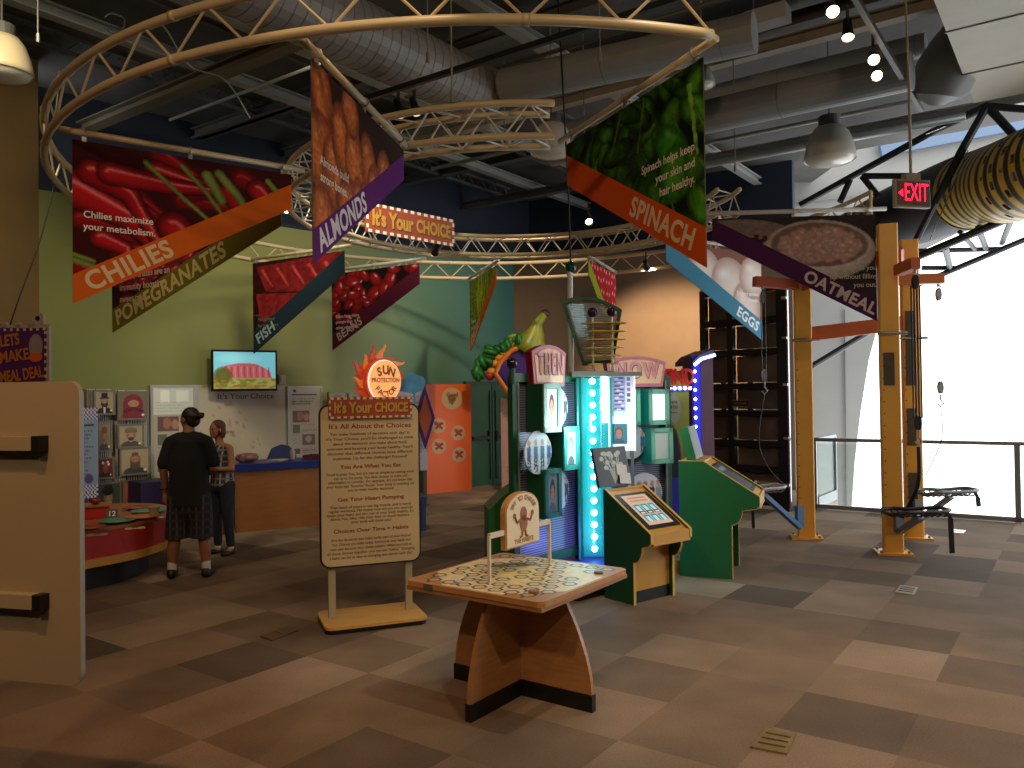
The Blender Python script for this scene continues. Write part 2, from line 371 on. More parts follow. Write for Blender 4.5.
def arc_path(a, b, c, r, n=6):
    a, b, c = Vector(a), Vector(b), Vector(c); d1 = (a-b).normalized(); d2 = (c-b).normalized(); p = b+d1*r; q = b+d2*r
    return [a]+[p*(1-t)**2+b*2*t*(1-t)+q*t*t for t in [i/n for i in range(n+1)]]+[c]
seam = mat('duct_seam', '6d6a62', .5, .2)
J = G(476, 92, 5.2)
t = thing('air_duct', 'large spiral ribbed round duct overhead running beside the almond banner', 'air duct', J, 0, 'round ducts under the ceiling')
mb = MB(); mb.M = T(*(-J)); ribbed(mb, [J-A*6.2, J], .31, .12, duct_m, seam); mb.build('duct_pipe', t, smooth=False)
mb = MB(); mb.M = T(*(-J)); mb.use(duct_m); mb.tube([J-A*.02, J+A*.1], .325, 24); mb.build('duct_collar', t)
J2 = G(500, 88, 5.2); DB = (G(640, 57, 5.2)-G(498, 88, 5.2)).normalized()
t = thing('air_duct', 'smooth pale round duct crossing above the spinach banner rod', 'air duct', J2, 0, 'round ducts under the ceiling')
mb = MB(); mb.M = T(*(-J2)); ribbed(mb, [J2+DB*.05, J2+DB*2.75], .19, 1.2, duct_w, seam); mb.build('duct_pipe', t)
J3 = G(800, 96, 5.0)
t = thing('air_duct', 'long smooth grey round duct above the bell lamp near the exit sign', 'air duct', J3, 0, 'round ducts under the ceiling')
mb = MB(); mb.M = T(*(-J3)); ribbed(mb, [J3-B*3.2, J3+B*1.1], .19, 1.5, duct_w, seam); mb.build('duct_pipe', t)
J4 = G(660, 108, 5.62)
t = thing('air_duct', 'thin round duct running higher than the smooth grey one', 'air duct', J4, 0, 'round ducts under the ceiling')
mb = MB(); mb.M = T(*(-J4)); ribbed(mb, [J4-B*1.4, J4+B*3.2], .13, 1.5, duct_w, seam); mb.build('duct_pipe', t)
bz = 5.0; K = G(974, 103, bz)
t = thing('supply_plenum', 'big pale rectangular sheet metal duct box under the ceiling at the upper right', 'duct box', K)
mb = MB(); mb.M = T(*(-K)); mb.use(mat('beige_duct_board', 'b3ab99', .6, var=.05, scale=3)); c = K+B*1.6-A*1.7+Vector((0, 0, .35)); mb.box(c, (3.2, 3.4, .7), -AZ_A)
mb.build('duct_body', t)
mb = MB(); mb.M = T(*(-K)); mb.use(seam); c = K-A*1.0; mb.bar(c-B*.01, c+B*3.2, .02, .02); mb.bar(K-A*2.2-B*.01, K-A*2.2+B*3.2, .02, .02); mb.build('flange', t)
e1 = G(978, 62, 5.25); e0 = G(930, 98, 4.95)
mb = MB().use(duct_w); mb.M = T(*(-K)); ep = [G(968, 42, 5.5), G(955, 58, 5.32), G(946, 72, 5.15), G(940, 86, 5.0), G(937, 96, 4.9), G(936, 101, 4.86)]; mb.tube(ep, [.31, .31, .31, .3, .24, .12], 32); o = mb.build('elbow_pipe', t, smooth='auto')
mb = MB().use(seam); mb.M = T(*(-K)); mb.tube([ep[2]-Vector((.01, 0, -.006)), ep[2]+Vector((.01, 0, -.006))], .297, 28); mb.build('elbow_seam', o)
t = thing('ceiling_unit', 'small pale box fixture hung high between the grey ducts', 'ceiling box', G(768, 27, 5.62))
mb = MB().use(mat('box_fixture', '9a978f', .6)); mb.box((0, 0, .1), (.42, .22, .16), -AZ_A); mb.build('unit_housing', t); mb = MB().use(seam)
for s in (-1, 1): mb.cyl((s*.15, 0, .15), (s*.15, 0, 1.1), .006, 6)
mb.build('hanger', t)
for i, (px, py, z, r, m_) in enumerate(((800, 124, 5.5, .03, steel), (840, 140, 5.45, .055, mat('silver_insulation', '9aa4a4', .35, .3, bump=.6, scale=30)), (800, 110, 5.6, .025, steel), (600, 130, 5.6, .03, steel), (330, 60, 5.6, .02, steel), (640, 25, 5.5, .025, dsteel))):
    a_, b_ = along(px, py, z, B, -3.2, 1.6); mb = MB().use(m_); mb.cyl(a_, b_, r, 12); o = mb.build('ceiling_pipe', smooth=True)
    tag(o, 'silvery wrapped pipe high behind the white bell lamp' if i == 1 else 'thin pipe running under the dark ceiling deck', 'pipe', None if i == 1 else 'thin ceiling pipes')
# hanging rods and loose conduits
rod_m = mat('thin_steel_rod', '77756f', .5, .4)
for i, (px, py, z0) in enumerate(((452, 100, 4.1), (428, 60, 4.6), (600, 60, 4.6), (655, 200, 4.1), (735, 170, 4.4), (505, 140, 5.2), (38, 40, 5.1), (585, 180, 4.2), (350, 30, 5.2))):
    p = G(px, py, z0); mb = MB().use(rod_m); mb.cyl((0, 0, 0), (0, 0, 6.3-z0), .007, 6); mb.cyl((0, 0, -.02), (0, 0, .06), .016, 8); o = mb.build('hanger_rod'); o.location = p
    tag(o, 'thin steel hanger rod dropping from the dark ceiling deck', 'hanger rod', 'thin hanger rods under the ceiling')
def cable(pts, r, name, label, m, cat='cable', group=None):
    P = [Vector(p) for p in pts]; out = []
    for i in range(len(P)-1):
        p0, p1, p2, p3 = P[max(i-1, 0)], P[i], P[i+1], P[min(i+2, len(P)-1)]
        for k in range(6):
            t_ = k/6; out.append(.5*((2*p1)+(p2-p0)*t_+(2*p0-5*p1+4*p2-p3)*t_*t_+(3*p1-p0-3*p2+p3)*t_**3))
    out.append(P[-1]); mb = MB().use(m); mb.tube(out, r, 6); return tag(mb.build(name, smooth=True), label, cat, group)
blk = mat('black_rubber', '0e0e10', .6)
cable([at(60, 70, 7.4), at(56, 110, 7.4), at(50, 128, 7.2)], .012, 'ceiling_cable', 'black cable dropping along the ring beside the chilies banner', blk)
cable([at(54, 186, 8.2), at(40, 240, 8.1), at(22, 290, 8.0), at(10, 325, 8.0)], .008, 'hanging_wire', 'thin dark wire slanting down to the purple meal sign', blk)
cable([at(150, 20, 8.5), at(165, 28, 8.6), at(190, 66, 8.8), at(225, 80, 9), at(250, 118, 9.4)], .008, 'ceiling_wire', 'thin pale wire looping behind the left end of the ring', steel)
cable([at(105, 18, 7), at(112, 14, 7), at(125, 20, 7), at(120, 34, 7), at(108, 30, 7)], .012, 'cable_loop', 'small black cable loop tied to the pale ceiling beam', blk)
# ------------------------------------------------------------------ ring trusses
cream = mat('cream_painted_tube', 'c2b08c', .35, var=.04, scale=4); creamw = mat('white_painted_tube', 'c4bfb4', .4)
CO = Vector((-.14, 8.95, 0)); RO = (4.27, 4.72); CI = Vector((.1, 8.9, 0)); RI = 2.44; ZL = 3.8; ZU = 4.06
def arc(c, r, z, a0, a1, n): return [Vector((c.x+(r[0])*math.cos(math.radians(a0+(a1-a0)*i/n)), c.y+r[1]*math.sin(math.radians(a0+(a1-a0)*i/n)), z)) for i in range(n+1)]
def zig(mb, lo, hi, r, every):
    k = 0; i = 0
    while i+every < len(lo):
        mb.cyl(lo[i], hi[i+every//2], r, 6); mb.cyl(hi[i+every//2], lo[i+every], r, 6); i += every
a0, a1 = -72.5, -358
t = thing('ring_truss', 'large outer cream ladder truss ring carrying the outer ends of the food banners', 'truss ring', (CO.x, CO.y, ZL))
lo, hi = arc(CO, RO, ZL, a0, a1, 240), arc(CO, RO, ZU, a0, a1, 240)
for pts, nm in ((lo, 'lower_tube'), (hi, 'upper_tube')):
    mb = MB().use(cream); mb.M = T(-CO.x, -CO.y, -ZL); mb.tube(pts, .03, 10)
    for i in range(12, 240, 24): d = (pts[i+1]-pts[i]).normalized(); mb.tube([pts[i]-d*.02, pts[i]+d*.02], .034, 10)
    mb.build(nm, t, smooth=True)
mb = MB().use(cream); mb.M = T(-CO.x, -CO.y, -ZL); zig(mb, lo, hi, .009, 6); mb.cyl(lo[-1], hi[-1], .02, 8); mb.build('web_bracing', t)
a0, a1 = -84, -360
t = thing('ring_truss', 'small inner box truss ring of four cream tubes above the green kiosk tower', 'truss ring', (CI.x, CI.y, ZL))
rings = [arc(CI, r, z, a0, a1, 180) for z in (ZL, ZU) for r in ((2.22, 2.48), (2.47, 2.74))]
for pts, nm in zip(rings, ('inner_lower_tube', 'outer_lower_tube', 'inner_upper_tube', 'outer_upper_tube')):
    mb = MB().use(cream); mb.M = T(-CI.x, -CI.y, -ZL); mb.tube(pts, .028, 10); mb.build(nm, t, smooth=True)
mb = MB().use(creamw); mb.M = T(-CI.x, -CI.y, -ZL)
for a, b in ((0, 2), (1, 3), (0, 1), (2, 3)): zig(mb, rings[a], rings[b], .008, 6)
mb.build('web_bracing', t)
# ------------------------------------------------------------------ food banners
def ring_pt(px, c, r, far, z):
    if not isinstance(r, tuple): r = (r, r)
    d = ray(px, 384); d = Vector((d.x, d.y, 0)).normalized(); e = Vector((d.x/r[0], d.y/r[1], 0)); k = Vector((c.x/r[0], c.y/r[1], 0)); A_ = e.dot(e); B_ = e.dot(k); q = max(0, B_*B_-A_*(k.dot(k)-1)); s = (B_+(math.sqrt(q) if far else -math.sqrt(q)))/A_
    return Vector((d.x*s, d.y*s, z))
def p_chili(p):
    p.rect(0, 0, 999, 999, '3a0a08')
    for k in range(16): x, y = rng.random()*260, rng.random()*190; a = rng.random()*.9-.2; p.stroke([(x, y), (x+60*math.cos(a), y+60*math.sin(a))], 13, '8c0f12', 4, shade='3c0506', hi='c8474a')
    for q, r in (([(0, 60), (60, 90), (120, 150)], 22), ([(20, 38), (60, 60), (95, 125)], 15), ([(90, 25), (150, 38), (40, 30)], 13), ([(40, 36), (110, 42), (165, 40)], 14), ([(110, 95), (140, 120), (170, 150)], 18), ([(178, 40), (200, 70), (205, 105)], 13), ([(215, 30), (240, 55), (250, 90)], 14), ([(30, 120), (55, 130), (60, 165)], 12)):
        p.stroke(q, r*1.15, '2a0506', r*.5); p.stroke(q, r, 'b3141a', r*.35, shade='4a0508', hi='ffb0a8')
    for q, r in (([(78, 15), (110, 45), (150, 80)], 3), ([(120, 12), (150, 45), (185, 95)], 3), ([(150, 20), (168, 52)], 7), ([(165, 15), (190, 45), (200, 62)], 6), ([(0, 150), (25, 158), (40, 162)], 4), ([(0, 143), (22, 150)], 3), ([(228, 15), (250, 40)], 4)):
        p.stroke(q, r, '7d8c3a', r*.8, shade='39421a')
def p_seeds(base, lo, n=170, rx=9, ry=6, bg='1d0508', hi='ffd8d8'):
    def f(p):
        p.rect(0, 0, 999, 999, bg)
        for k in range(n): x, y, a = rng.random()*260, rng.random()*190, rng.random()*3; s = .7+rng.random()*.6; p.ell(x, y, rx*s, ry*s, base, a, 1, shade=lo, hi=hi, hk=.8)
    return f
def p_almond(p):
    p.rect(0, 0, 999, 999, '2a1006')
    for x, y, rx, ry, a in ((20, 30, 15, 40, -.1), (15, 85, 22, 45, .1), (50, 100, 20, 52, .05), (68, 60, 17, 46, -.3), (100, 75, 17, 50, -.2), (40, 170, 22, 40, -.2), (85, 130, 22, 42, .1), (115, 120, 14, 40, -.4), (140, 60, 14, 40, -.4), (160, 90, 17, 40, -.15), (135, 115, 15, 38, -.35), (190, 60, 15, 36, -.2), (215, 80, 16, 36, -.3), (240, 60, 14, 40, 0), (180, 120, 16, 36, -.5), (20, 150, 18, 34, .2), (90, 180, 24, 30, .4), (90, 20, 14, 30, -.4)):
        p.ell(x, y, rx*1.55, ry*.9, 'c06a34', a*.7, 1, .12, shade='5a240e', hi='d89a6a', hk=.5)
    p.noise(.22, 3)
def p_fish(p):
    p.rect(0, 0, 999, 999, '2a0608'); p.poly([(10, 10), (260, 0), (260, 90), (120, 75), (40, 70)], '6e1719'); p.poly([(10, 72), (120, 78), (260, 92), (230, 150), (60, 160), (20, 130)], '7d1c1e')
    for k in range(5): p.stroke([(30+45*k, 20), (60+45*k, 60)], 4, 'a83a38', 2)
    for k in range(30): x, y = 10+rng.random()*70, 120+rng.random()*60; p.stroke([(x, y), (x+rng.normal()*20, y+rng.normal()*12)], 1.6, '3d5224', .6)
    p.noise(.25, 7)
def p_green(p):
    p.rect(0, 0, 999, 999, '0a1406')
    for k in range(90):
        x, y, a = rng.random()*260, rng.random()*190, rng.random()*3.1; g = rng.random(); c = (.12+.2*g, .26+.36*g, .05+.08*g)
        p.ell(x, y, 34*(.5+rng.random()*.7), 17*(.5+rng.random()*.6), c, a, 1, .1, shade=(.02, .07, .01), hi=(.35+.2*g, .6, .25), hk=.5)
    for k in range(26): x, y = rng.random()*260, rng.random()*190; a = rng.random()*1.2+.9; L = 30+rng.random()*45; p.stroke([(x, y), (x+L*math.cos(a), y+L*math.sin(a))], 2.2, (.32, .5, .14), 1.4, shade=(.1, .2, .03))
    p.ell(210, 70, 30, 18, '3d8a1e', .7, 1, .2, shade='14400a', hi='8ad05a'); p.ell(215, 100, 22, 30, '4a9a26', .2, 1, .2, shade='14400a', hi='9ad86a'); p.stroke([(240, 20), (250, 90)], 3, '7fb045', 2)
    p.noise(.2, 4)
def p_celery(p):
    p.rect(0, 0, 999, 999, '6c7a2c'); p.noise(.35, 4)
    for k in range(60): x = 70+rng.random()*190; y = rng.random()*120; p.stroke([(x, y+50), (x+rng.normal()*12, y-10)], 4, (.55+.3*rng.random(), .75, .12), 1.5, shade='8aa018')
def p_straw(p):
    p.rect(0, 0, 999, 999, 'b5121c')
    for k in range(70): x, y = (k % 10)*27+rng.random()*10, (k//10)*27+rng.random()*10; p.ell(x, y, 5, 7, 'ffc9b8', .3, 1, .4, shade='c8101c')
def p_eggs(p):
    p.rect(0, 0, 999, 999, '86584c')
    for x, y, rx, ry, a in ((20, 120, 40, 30, .3), (95, 60, 45, 55, .2), (35, 75, 30, 26, 0), (170, 80, 52, 62, -.3), (110, 130, 34, 44, -.2), (215, 130, 40, 60, -.1), (70, 140, 44, 48, -.3), (235, 60, 40, 50, 0), (160, 165, 30, 44, -.15)):
        p.ell(x, y, rx, ry, 'eadfd6', a, 1, .06, shade='a8857a', hi='ffffff', hk=.6)
def p_oat(p):
    p.rect(0, 0, 999, 999, '2b2320'); p.ell(40, 35, 90, 32, '8d7c70', 0, 1, .05, shade='5c4c44'); p.ell(45, 30, 70, 22, '6d5a50')
    for k in range(40): p.ell(66+rng.normal()*14, 48+rng.normal()*7, 4, 3, '3a1812', rng.random()*3, shade='150505', hi='905048')
    p.ell(171, 66, 88, 58, 'cbbcae', .05, 1, .04, shade='8c7868'); p.ell(171, 56, 77, 43, '6f5546', .05, 1, .05)
    for k in range(170):
        a, r = rng.random()*2*PI, math.sqrt(rng.random())*.85; p.ell(171+72*r*math.cos(a), 58+36*r*math.sin(a), 10, 6, (.64+.12*rng.random(), .54, .48), rng.random()*3, .9, .5, shade=(.52, .40, .34), hi=(.85, .78, .72))
    p.noise(.1, 4)
alu = mat('brushed_aluminium', 'a8a49c', .35, .6)
bp_m = vcol_mat('banner_print', .75); bp_m.node_tree.nodes['Principled BSDF'].inputs['Specular IOR Level'].default_value = .15
def banner(L, R, hl, hr, band, paint, bandc, wordc, word, tl, tpos, label, wpos=None, wsize=.2, tsize=.075, tcol='e8e0d0', rodm=None, ext=(.12, .12)):
    d = R-L; d.z = 0; W = d.length; rz = math.atan2(d.y, d.x); t = thing('food_banner', label, 'banner', (L.x, L.y, ZL), rz, 'hanging food banners')
    H = max(hl, hr); h = lambda x: hl+(hr-hl)*x/W; Z0 = -.06
    mb = MB().use(rodm or cream); mb.cyl((-ext[0], 0, 0), (W+ext[1], 0, 0), .024, 10); mb.build('hanging_rod', t, smooth=True)
    for x in (.08, W*.5, W-.08):
        mb = MB().use(alu); mb.tube([Vector((x, 0.0, 0))+Vector((0, .032*math.cos(a), .032*math.sin(a))) for a in [2*PI*k/8 for k in range(8)]], .006, 5, closed=True); mb.box((x, 0, -.045), (.03, .014, .04)); mb.build('clip', t)
    mb = MB().use(mat('banner_backing', '55504a', .6)); mb.prism([(0, Z0), (0, Z0-hl), (W, Z0-hr), (W, Z0)], .004, T(0, -.002, 0)); mb.build('sheet', t)
    pic = Pic(260, 190, '000000'); paint(pic)
    if hl < hr: pass
    hb = lambda x: h(x)-band
    fn = lambda u, v: (u*W, -.0045, Z0-v*hb(u*W), u, min(.999, v*hb(u*W)/(H-band*.4)))
    o = print_mesh('food_picture', pic, fn, 150, 110, t, bp_m)
    o2 = o.copy(); o2.scale = (1, -1, 1); COL.objects.link(o2); o2.parent = t
    bm_ = mat('banner_band_'+bandc, bandc, .8); bm_.node_tree.nodes['Principled BSDF'].inputs['Specular IOR Level'].default_value = .1
    for s in (-.0045, .0035): mb = MB().use(bm_); mb.prism([(0, Z0-hb(0)), (0, Z0-hl), (W, Z0-hr), (W, Z0-hb(W))], .001, T(0, s, 0)); mb.build('colour_band', t)
    ang = math.atan2(hl-hr, W); 
    if wpos is None: wpos = .3*W if hl > hr else .72*W
    mb = MB().use(mat('banner_word_'+wordc, wordc, .5)); mb.text(word, T(wpos, -.0062, Z0-h(wpos)+band*.5-wsize*.03) @ RY(-ang), wsize, ext=.001, bold=.03, space=1.08); mb.build('food_name', t)
    if tl:
        for i, s in enumerate(tl):
            mb = MB().use(mat('banner_tagline_'+tcol, tcol, .5)); mb.text(s, T(tpos[0], -.006, Z0-tpos[1]-i*tsize*1.25), tsize, ext=.001, bold=.014, align=tpos[2]); mb.build('tagline', t)
    return t
def rp(P_out, px, Lw=1.72):
    """inner end of a spoke: Lw from the outer end, on the sight line of column px, on the near side"""
    d = ray(px, 384); d = Vector((d.x, d.y, 0)).normalized(); o = Vector((P_out.x, P_out.y, 0)); b_ = d.dot(o); c_ = o.length_squared-Lw*Lw; q = max(0, b_*b_-c_); s = b_-math.sqrt(q); return d*s+Vector((0, 0, ZL))
Z = ZL
cl, cr = G(72, 131, Z), G(291, 168, Z)
banner(cl, cr, 1.22, .30, .215, p_chili, 'd0601a', 'd6c090', 'CHILIES', ['Chilies maximize', 'your metabolism.'], (.07, .55, 'LEFT'), 'red chilies banner with an orange band, nearest to the beige panel', wpos=.39, wsize=.19, tsize=.072)
al, ar = G(311, 48, Z), G(403, 142, Z)
banner(al, ar, 1.18, .24, .2, p_almond, '5b2268', 'dcd0d6', 'ALMONDS', ['Almonds build', 'strong bones.'], (.1, .55, 'LEFT'), 'brown almonds banner with a purple band', wpos=.47, wsize=.18, tsize=.078)
sr, sl = G(703, 47, Z), G(567, 137, Z)
banner(sl, sr, .32, 1.22, .235, p_green, 'd4561c', 'e6c8a0', 'SPINACH', ['Spinach helps keep', 'your skin and', 'hair healthy.'], (1.64, .49, 'RIGHT'), 'dark green spinach banner with an orange band', wpos=1.27, wsize=.18, tsize=.076)
orr, ol = G(875, 209, Z), G(712, 213.5, Z)
banner(ol, orr, .24, 1.18, .235, p_oat, '43193c', 'b8a090', 'OATMEAL', ['Oatmeal will fill you', 'up without filling', 'you out.'], (1.78, .59, 'RIGHT'), 'brown bowl of oatmeal banner with a plum band', wpos=1.38, wsize=.18, tsize=.075, tcol='a8988a', rodm=creamw)
po = ring_pt(113, CO, RO, True, Z); pi_ = rp(po, 283, 2.55) if False else ring_pt(283, CI, 3.2, True, Z)
def spoke(px_o, px_i, Lw=1.75, far=True):
    o = ring_pt(px_o, CO, (RO[0]-.05, RO[1]-.05), far, Z); return o, rp(o, px_i, Lw)
o, i_ = spoke(113, 283, 2.6)
banner(o, i_, 1.2, .34, .25, p_seeds('6d1219', '2a0508', 160, 11, 8, '1c0507', 'd88080'), '4f4414', '8d7a4c', 'POMEGRANATES', ['Pomegranates are an', 'immunity boosting', 'sweet treat.'], (.14, .6, 'LEFT'), 'dark red pomegranates banner with an olive band, half hidden by the chilies one', wpos=.95, wsize=.23, tsize=.1, tcol='8d7a6c')
o, i_ = spoke(254, 346, 1.75)
banner(o, i_, 1.3, .30, .3, p_fish, '1d2d38', '8fa0a8', 'FISH', ['Fish is good', 'for your heart.'], (.1, .82, 'LEFT'), 'red salmon fish banner with a dark slate band', wpos=.25, wsize=.2, tsize=.07, tcol='5a6a5a')
o, i_ = spoke(333, 421, 1.75)
banner(o, i_, 1.2, .30, .26, p_seeds('8a1216', '36060a', 75, 21, 13, '160304', 'ffe0e0'), '431427', '9a8078', 'BEANS', ['Beans have more', 'protein than', 'other vegetables.'], (.08, .68, 'LEFT'), 'shiny red kidney beans banner with a maroon band', wpos=.36, wsize=.18, tsize=.07, tcol='b0a0a0', rodm=creamw)
o, i_ = spoke(471, 498, 1.72)
banner(o, i_, 1.2, .25, .2, p_celery, 'e87a20', 'd8b890', 'CELERY', ['Crunchy', 'and full of', 'water.'], (.1, .70, 'LEFT'), 'narrow looking yellow green banner with an orange band, turned edge on', wpos=.4, wsize=.2, tsize=.09, rodm=creamw)
o, i_ = spoke(617, 590, 1.72)
banner(i_, o, .2, 1.2, .22, p_straw, 'a8b42a', 'f0f0d0', 'STRAWBERRIES', None, None, 'bright red strawberry banner behind the kiosk crest', wpos=1.15, wsize=.12, rodm=creamw)
o, i_ = spoke(763, 668, 1.85)
banner(i_, o, .25, 1.22, .27, p_eggs, '4a8ba8', 'dfe8ea', 'EGGS', ['Eggs are packed', 'with protein.'], (1.78, .58, 'RIGHT'), 'white eggs banner with a light blue band', wpos=1.55, wsize=.19, tsize=.07, tcol='f4f0ea', rodm=creamw)
# ------------------------------------------------------------------ its your choice sign on the inner ring
def choice_board(w, h, m_):
    """marquee board in local XZ, centred"""
    mb = MB().use(mat('brick_red_board', 'a04a2c', .5)); mb.prism([(-w/2, -h/2), (w/2, -h/2), (w/2, h/2), (-w/2, h/2)], .03, T(0, 0, 0))
    mb2 = MB().use(m_); n = int(w/(h*.3)); st = w/n
    for k in range(n):
        for z in (-h/2+h*.05, h/2-h*.05): mb2.box((-w/2+(k+.5)*st, -.003, z), (st*.5, .006, h*.1))
    for k in range(3):
        for x in (-w/2+h*.05, w/2-h*.05): mb2.box((x, -.003, -h/2+(k+.7)*h/3.4), (h*.09, .006, h*.14))
    mb3 = MB(); s = h*.62
    for col, dx, y in (('5a2414', .02*h*2, -.002), ('c4943e', 0, -.008)):
        mb3.use(mat('marquee_letter_'+col, col, .5))
        mb3.text("It's Your", T(-w*.22+dx, y, -h*.01-dx*.6), s*1.15, ext=.003, bold=.045, width=w*.45); mb3.text("CHOICE", T(w*.245+dx, y, -h*.02-dx*.6), s*1.0, ext=.003, bold=.045, width=w*.41)
    return mb, mb2, mb3
bulb = mat('white_marquee_blocks', 'efe8dc', .4)
sl_, sr_ = ring_pt(368, CI, (2.08, 2.32), True, 4.04), ring_pt(456, CI, (2.08, 2.32), True, 4.04); d = sr_-sl_; c = (sl_+sr_)/2
t = thing('marquee_sign', 'hanging red and gold marquee sign reading its your choice, fixed to the inner ring', 'sign', c, math.atan2(d.y, d.x))
for m_, n_ in zip(choice_board(d.length, .37, bulb), ('sign_board', 'border_blocks', 'lettering')): m_.build(n_, t)
mb = MB().use(creamw)
for s in (-.4, .4): mb.bar((s*d.length, .03, .1), (s*d.length, .22, .02), .03)
mb.build('bracket', t)
# ------------------------------------------------------------------ glass railing
rail_m = mat('dark_rail_metal', '7c8082', .4, .2)
glass = bpy.data.materials.new('rail_glass'); glass.use_nodes = True; nt = glass.node_tree; nt.nodes.clear()
ou = nt.nodes.new('ShaderNodeOutputMaterial'); mx = nt.nodes.new('ShaderNodeMixShader'); tr = nt.nodes.new('ShaderNodeBsdfTransparent'); gl = nt.nodes.new('ShaderNodeBsdfGlossy')
tr.inputs['Color'].default_value = (.93, .96, .95, 1); gl.inputs['Roughness'].default_value = .02; mx.inputs['Fac'].default_value = .07
nt.links.new(tr.outputs[0], mx.inputs[1]); nt.links.new(gl.outputs[0], mx.inputs[2]); nt.links.new(mx.outputs[0], ou.inputs['Surface'])
R0 = RC-A*.12
t = thing('glass_railing', 'long clear glass railing with grey posts along the bright window opening', 'railing', R0, face_dir(B))
posts = [0, 2.62, 5.3]
mb = MB().use(rail_m); mb.bar((0, 0, 1.06), (5.4, 0, 1.06), .05, .05); mb.build('handrail', t)
mb = MB().use(rail_m); mb.bar((0, 0, .05), (5.4, 0, .05), .05, .06); mb.build('bottom_rail', t)
for x in posts: mb = MB().use(rail_m); mb.box((x, 0, .53), (.07, .05, 1.04)); mb.build('post', t)
for a, b in zip(posts, posts[1:]): mb = MB().use(glass); mb.box(((a+b)/2, 0, .55), (b-a-.08, .012, .9)); mb.build('glass_panel', t)
t = thing('glass_railing', 'short glass railing return running back beside the black rack', 'railing', R0+B*.02, face_dir(A))
mb = MB().use(rail_m); mb.bar((.06, 0, 1.06), (1.15, 0, 1.06), .05, .05); mb.build('handrail', t)
mb = MB().use(rail_m); mb.bar((.06, 0, .1), (1.15, 0, .1), .05, .16); mb.build('bottom_rail', t)
mb = MB().use(rail_m); mb.box((1.15, 0, .53), (.05, .05, 1.06)); mb.build('post', t)
mb = MB().use(glass); mb.box((.6, 0, .6), (1.0, .012, .84)); mb.build('glass_panel', t)
# ------------------------------------------------------------------ orange lifting frame: three columns with chairs
org = mat('golden_orange_paint', 'e8a844', .4, var=.05, scale=4); rust = mat('rust_orange_paint', 'b8562a', .45, var=.06, scale=4); grey = mat('galvanised_grey', '8c8f90', .4, .5)
black = mat('satin_black', '101012', .45); chrome = mat('chrome', 'b8babb', .2, .9)
C1, C2, C3 = Vector((3.58, 9.82, 0)), Vector((4.17, 8.83, 0)), Vector((4.85, 9.72, 0))
t = thing('lifting_frame', 'tall orange steel frame of three bolted columns joined by rust orange beams beside the window', 'frame', C2)
def col_part(P, h, rz, pads):
    P = P-C2; mb = MB().use(org); mb.M = T(*P) @ RZ(rz)
    mb.box((0, 0, h/2), (.2, .14, h), bev=.012)
    o = mb.build('column', t)
    mb = MB().use(org); mb.M = T(*P) @ RZ(rz); mb.box((0, 0, .012), (.36, .3, .024)); mb.build('base_plate', o)
    for x in (-.14, .14):
        for y in (-.11, .11): mb = MB().use(grey); mb.M = T(*P) @ RZ(rz); mb.cyl((x, y, .02), (x, y, .05), .014, 6); mb.build('bolt', o)
    mb = MB().use(mat('bolt_hole_dark', '2a1c0c', .8)); mb.M = T(*P) @ RZ(rz)
    for k in range(14):
        mb.cyl((-.075, -.068, .5+k*.13), (-.075, -.0705, .5+k*.13), .008, 6)
    mb.build('hole_row', o)
    if pads:
        for z, hh, w_ in pads:
            mb = MB().use(mat('worn_dark_pad', '4a4238', .6, var=.2, scale=15)); mb.M = T(*P) @ RZ(rz); mb.box((-.02, -.074, z), (w_, .012, hh)); mb.build('wear_pad', o)
    return o
rzc = -AZ_A*.4
col_part(C1, 3.25, rzc, []); col_part(C2, 3.63, rzc, [(2.03, .36, .11)]); col_part(C3, 3.62, rzc, [(2.3, .9, .1), (1.35, .45, .1), (.55, .5, .1)])
def beam(p, q, w, h, nm='cross_beam', m=rust): mb = MB().use(m); mb.bar(p-C2, q-C2, w, h); return mb.build(nm, t)
up = lambda P, z: Vector((P.x, P.y, z))
beam(up(C1, 2.5)+Vector((.1, 0, 0)), up(C3, 2.62), .1, .17); beam(up(C1, 3.1), up(C2, 3.25)-Vector((.1, 0, 0)), .1, .17); beam(up(C2, 3.22)+Vector((.1, 0, .02)), up(C3, 3.42)-Vector((.1, 0, 0)), .1, .2)
arm1 = (up(C1, 3.1)-Vector((.02, 0, 0)), up(C1, 3.14)+Vector((-.62, -.12, 0))); beam(*arm1, .1, .12, 'hoist_arm')
arm3 = (up(C3, 3.13)-Vector((.3, .0, 0)), up(C3, 3.13)+Vector((.35, -.12, 0))); beam(*arm3, .12, .12, 'hoist_arm', mat('salmon_orange_paint', 'bd6a3c', .45))
arm2 = (up(C2, 3.1)+Vector((.06, -.12, 0)), up(C2, 3.12)+Vector((.06, -.5, 0))); beam(*arm2, .1, .12, 'hoist_arm')
for P in (C1, C2, C3):
    mb = MB().use(chrome); mb.cyl(up(P, 2.42)-C2+Vector((-.16, -.09, 0)), up(P, 2.42)-C2+Vector((.16, -.09, 0)), .018, 8); mb.build('collar_rod', t)
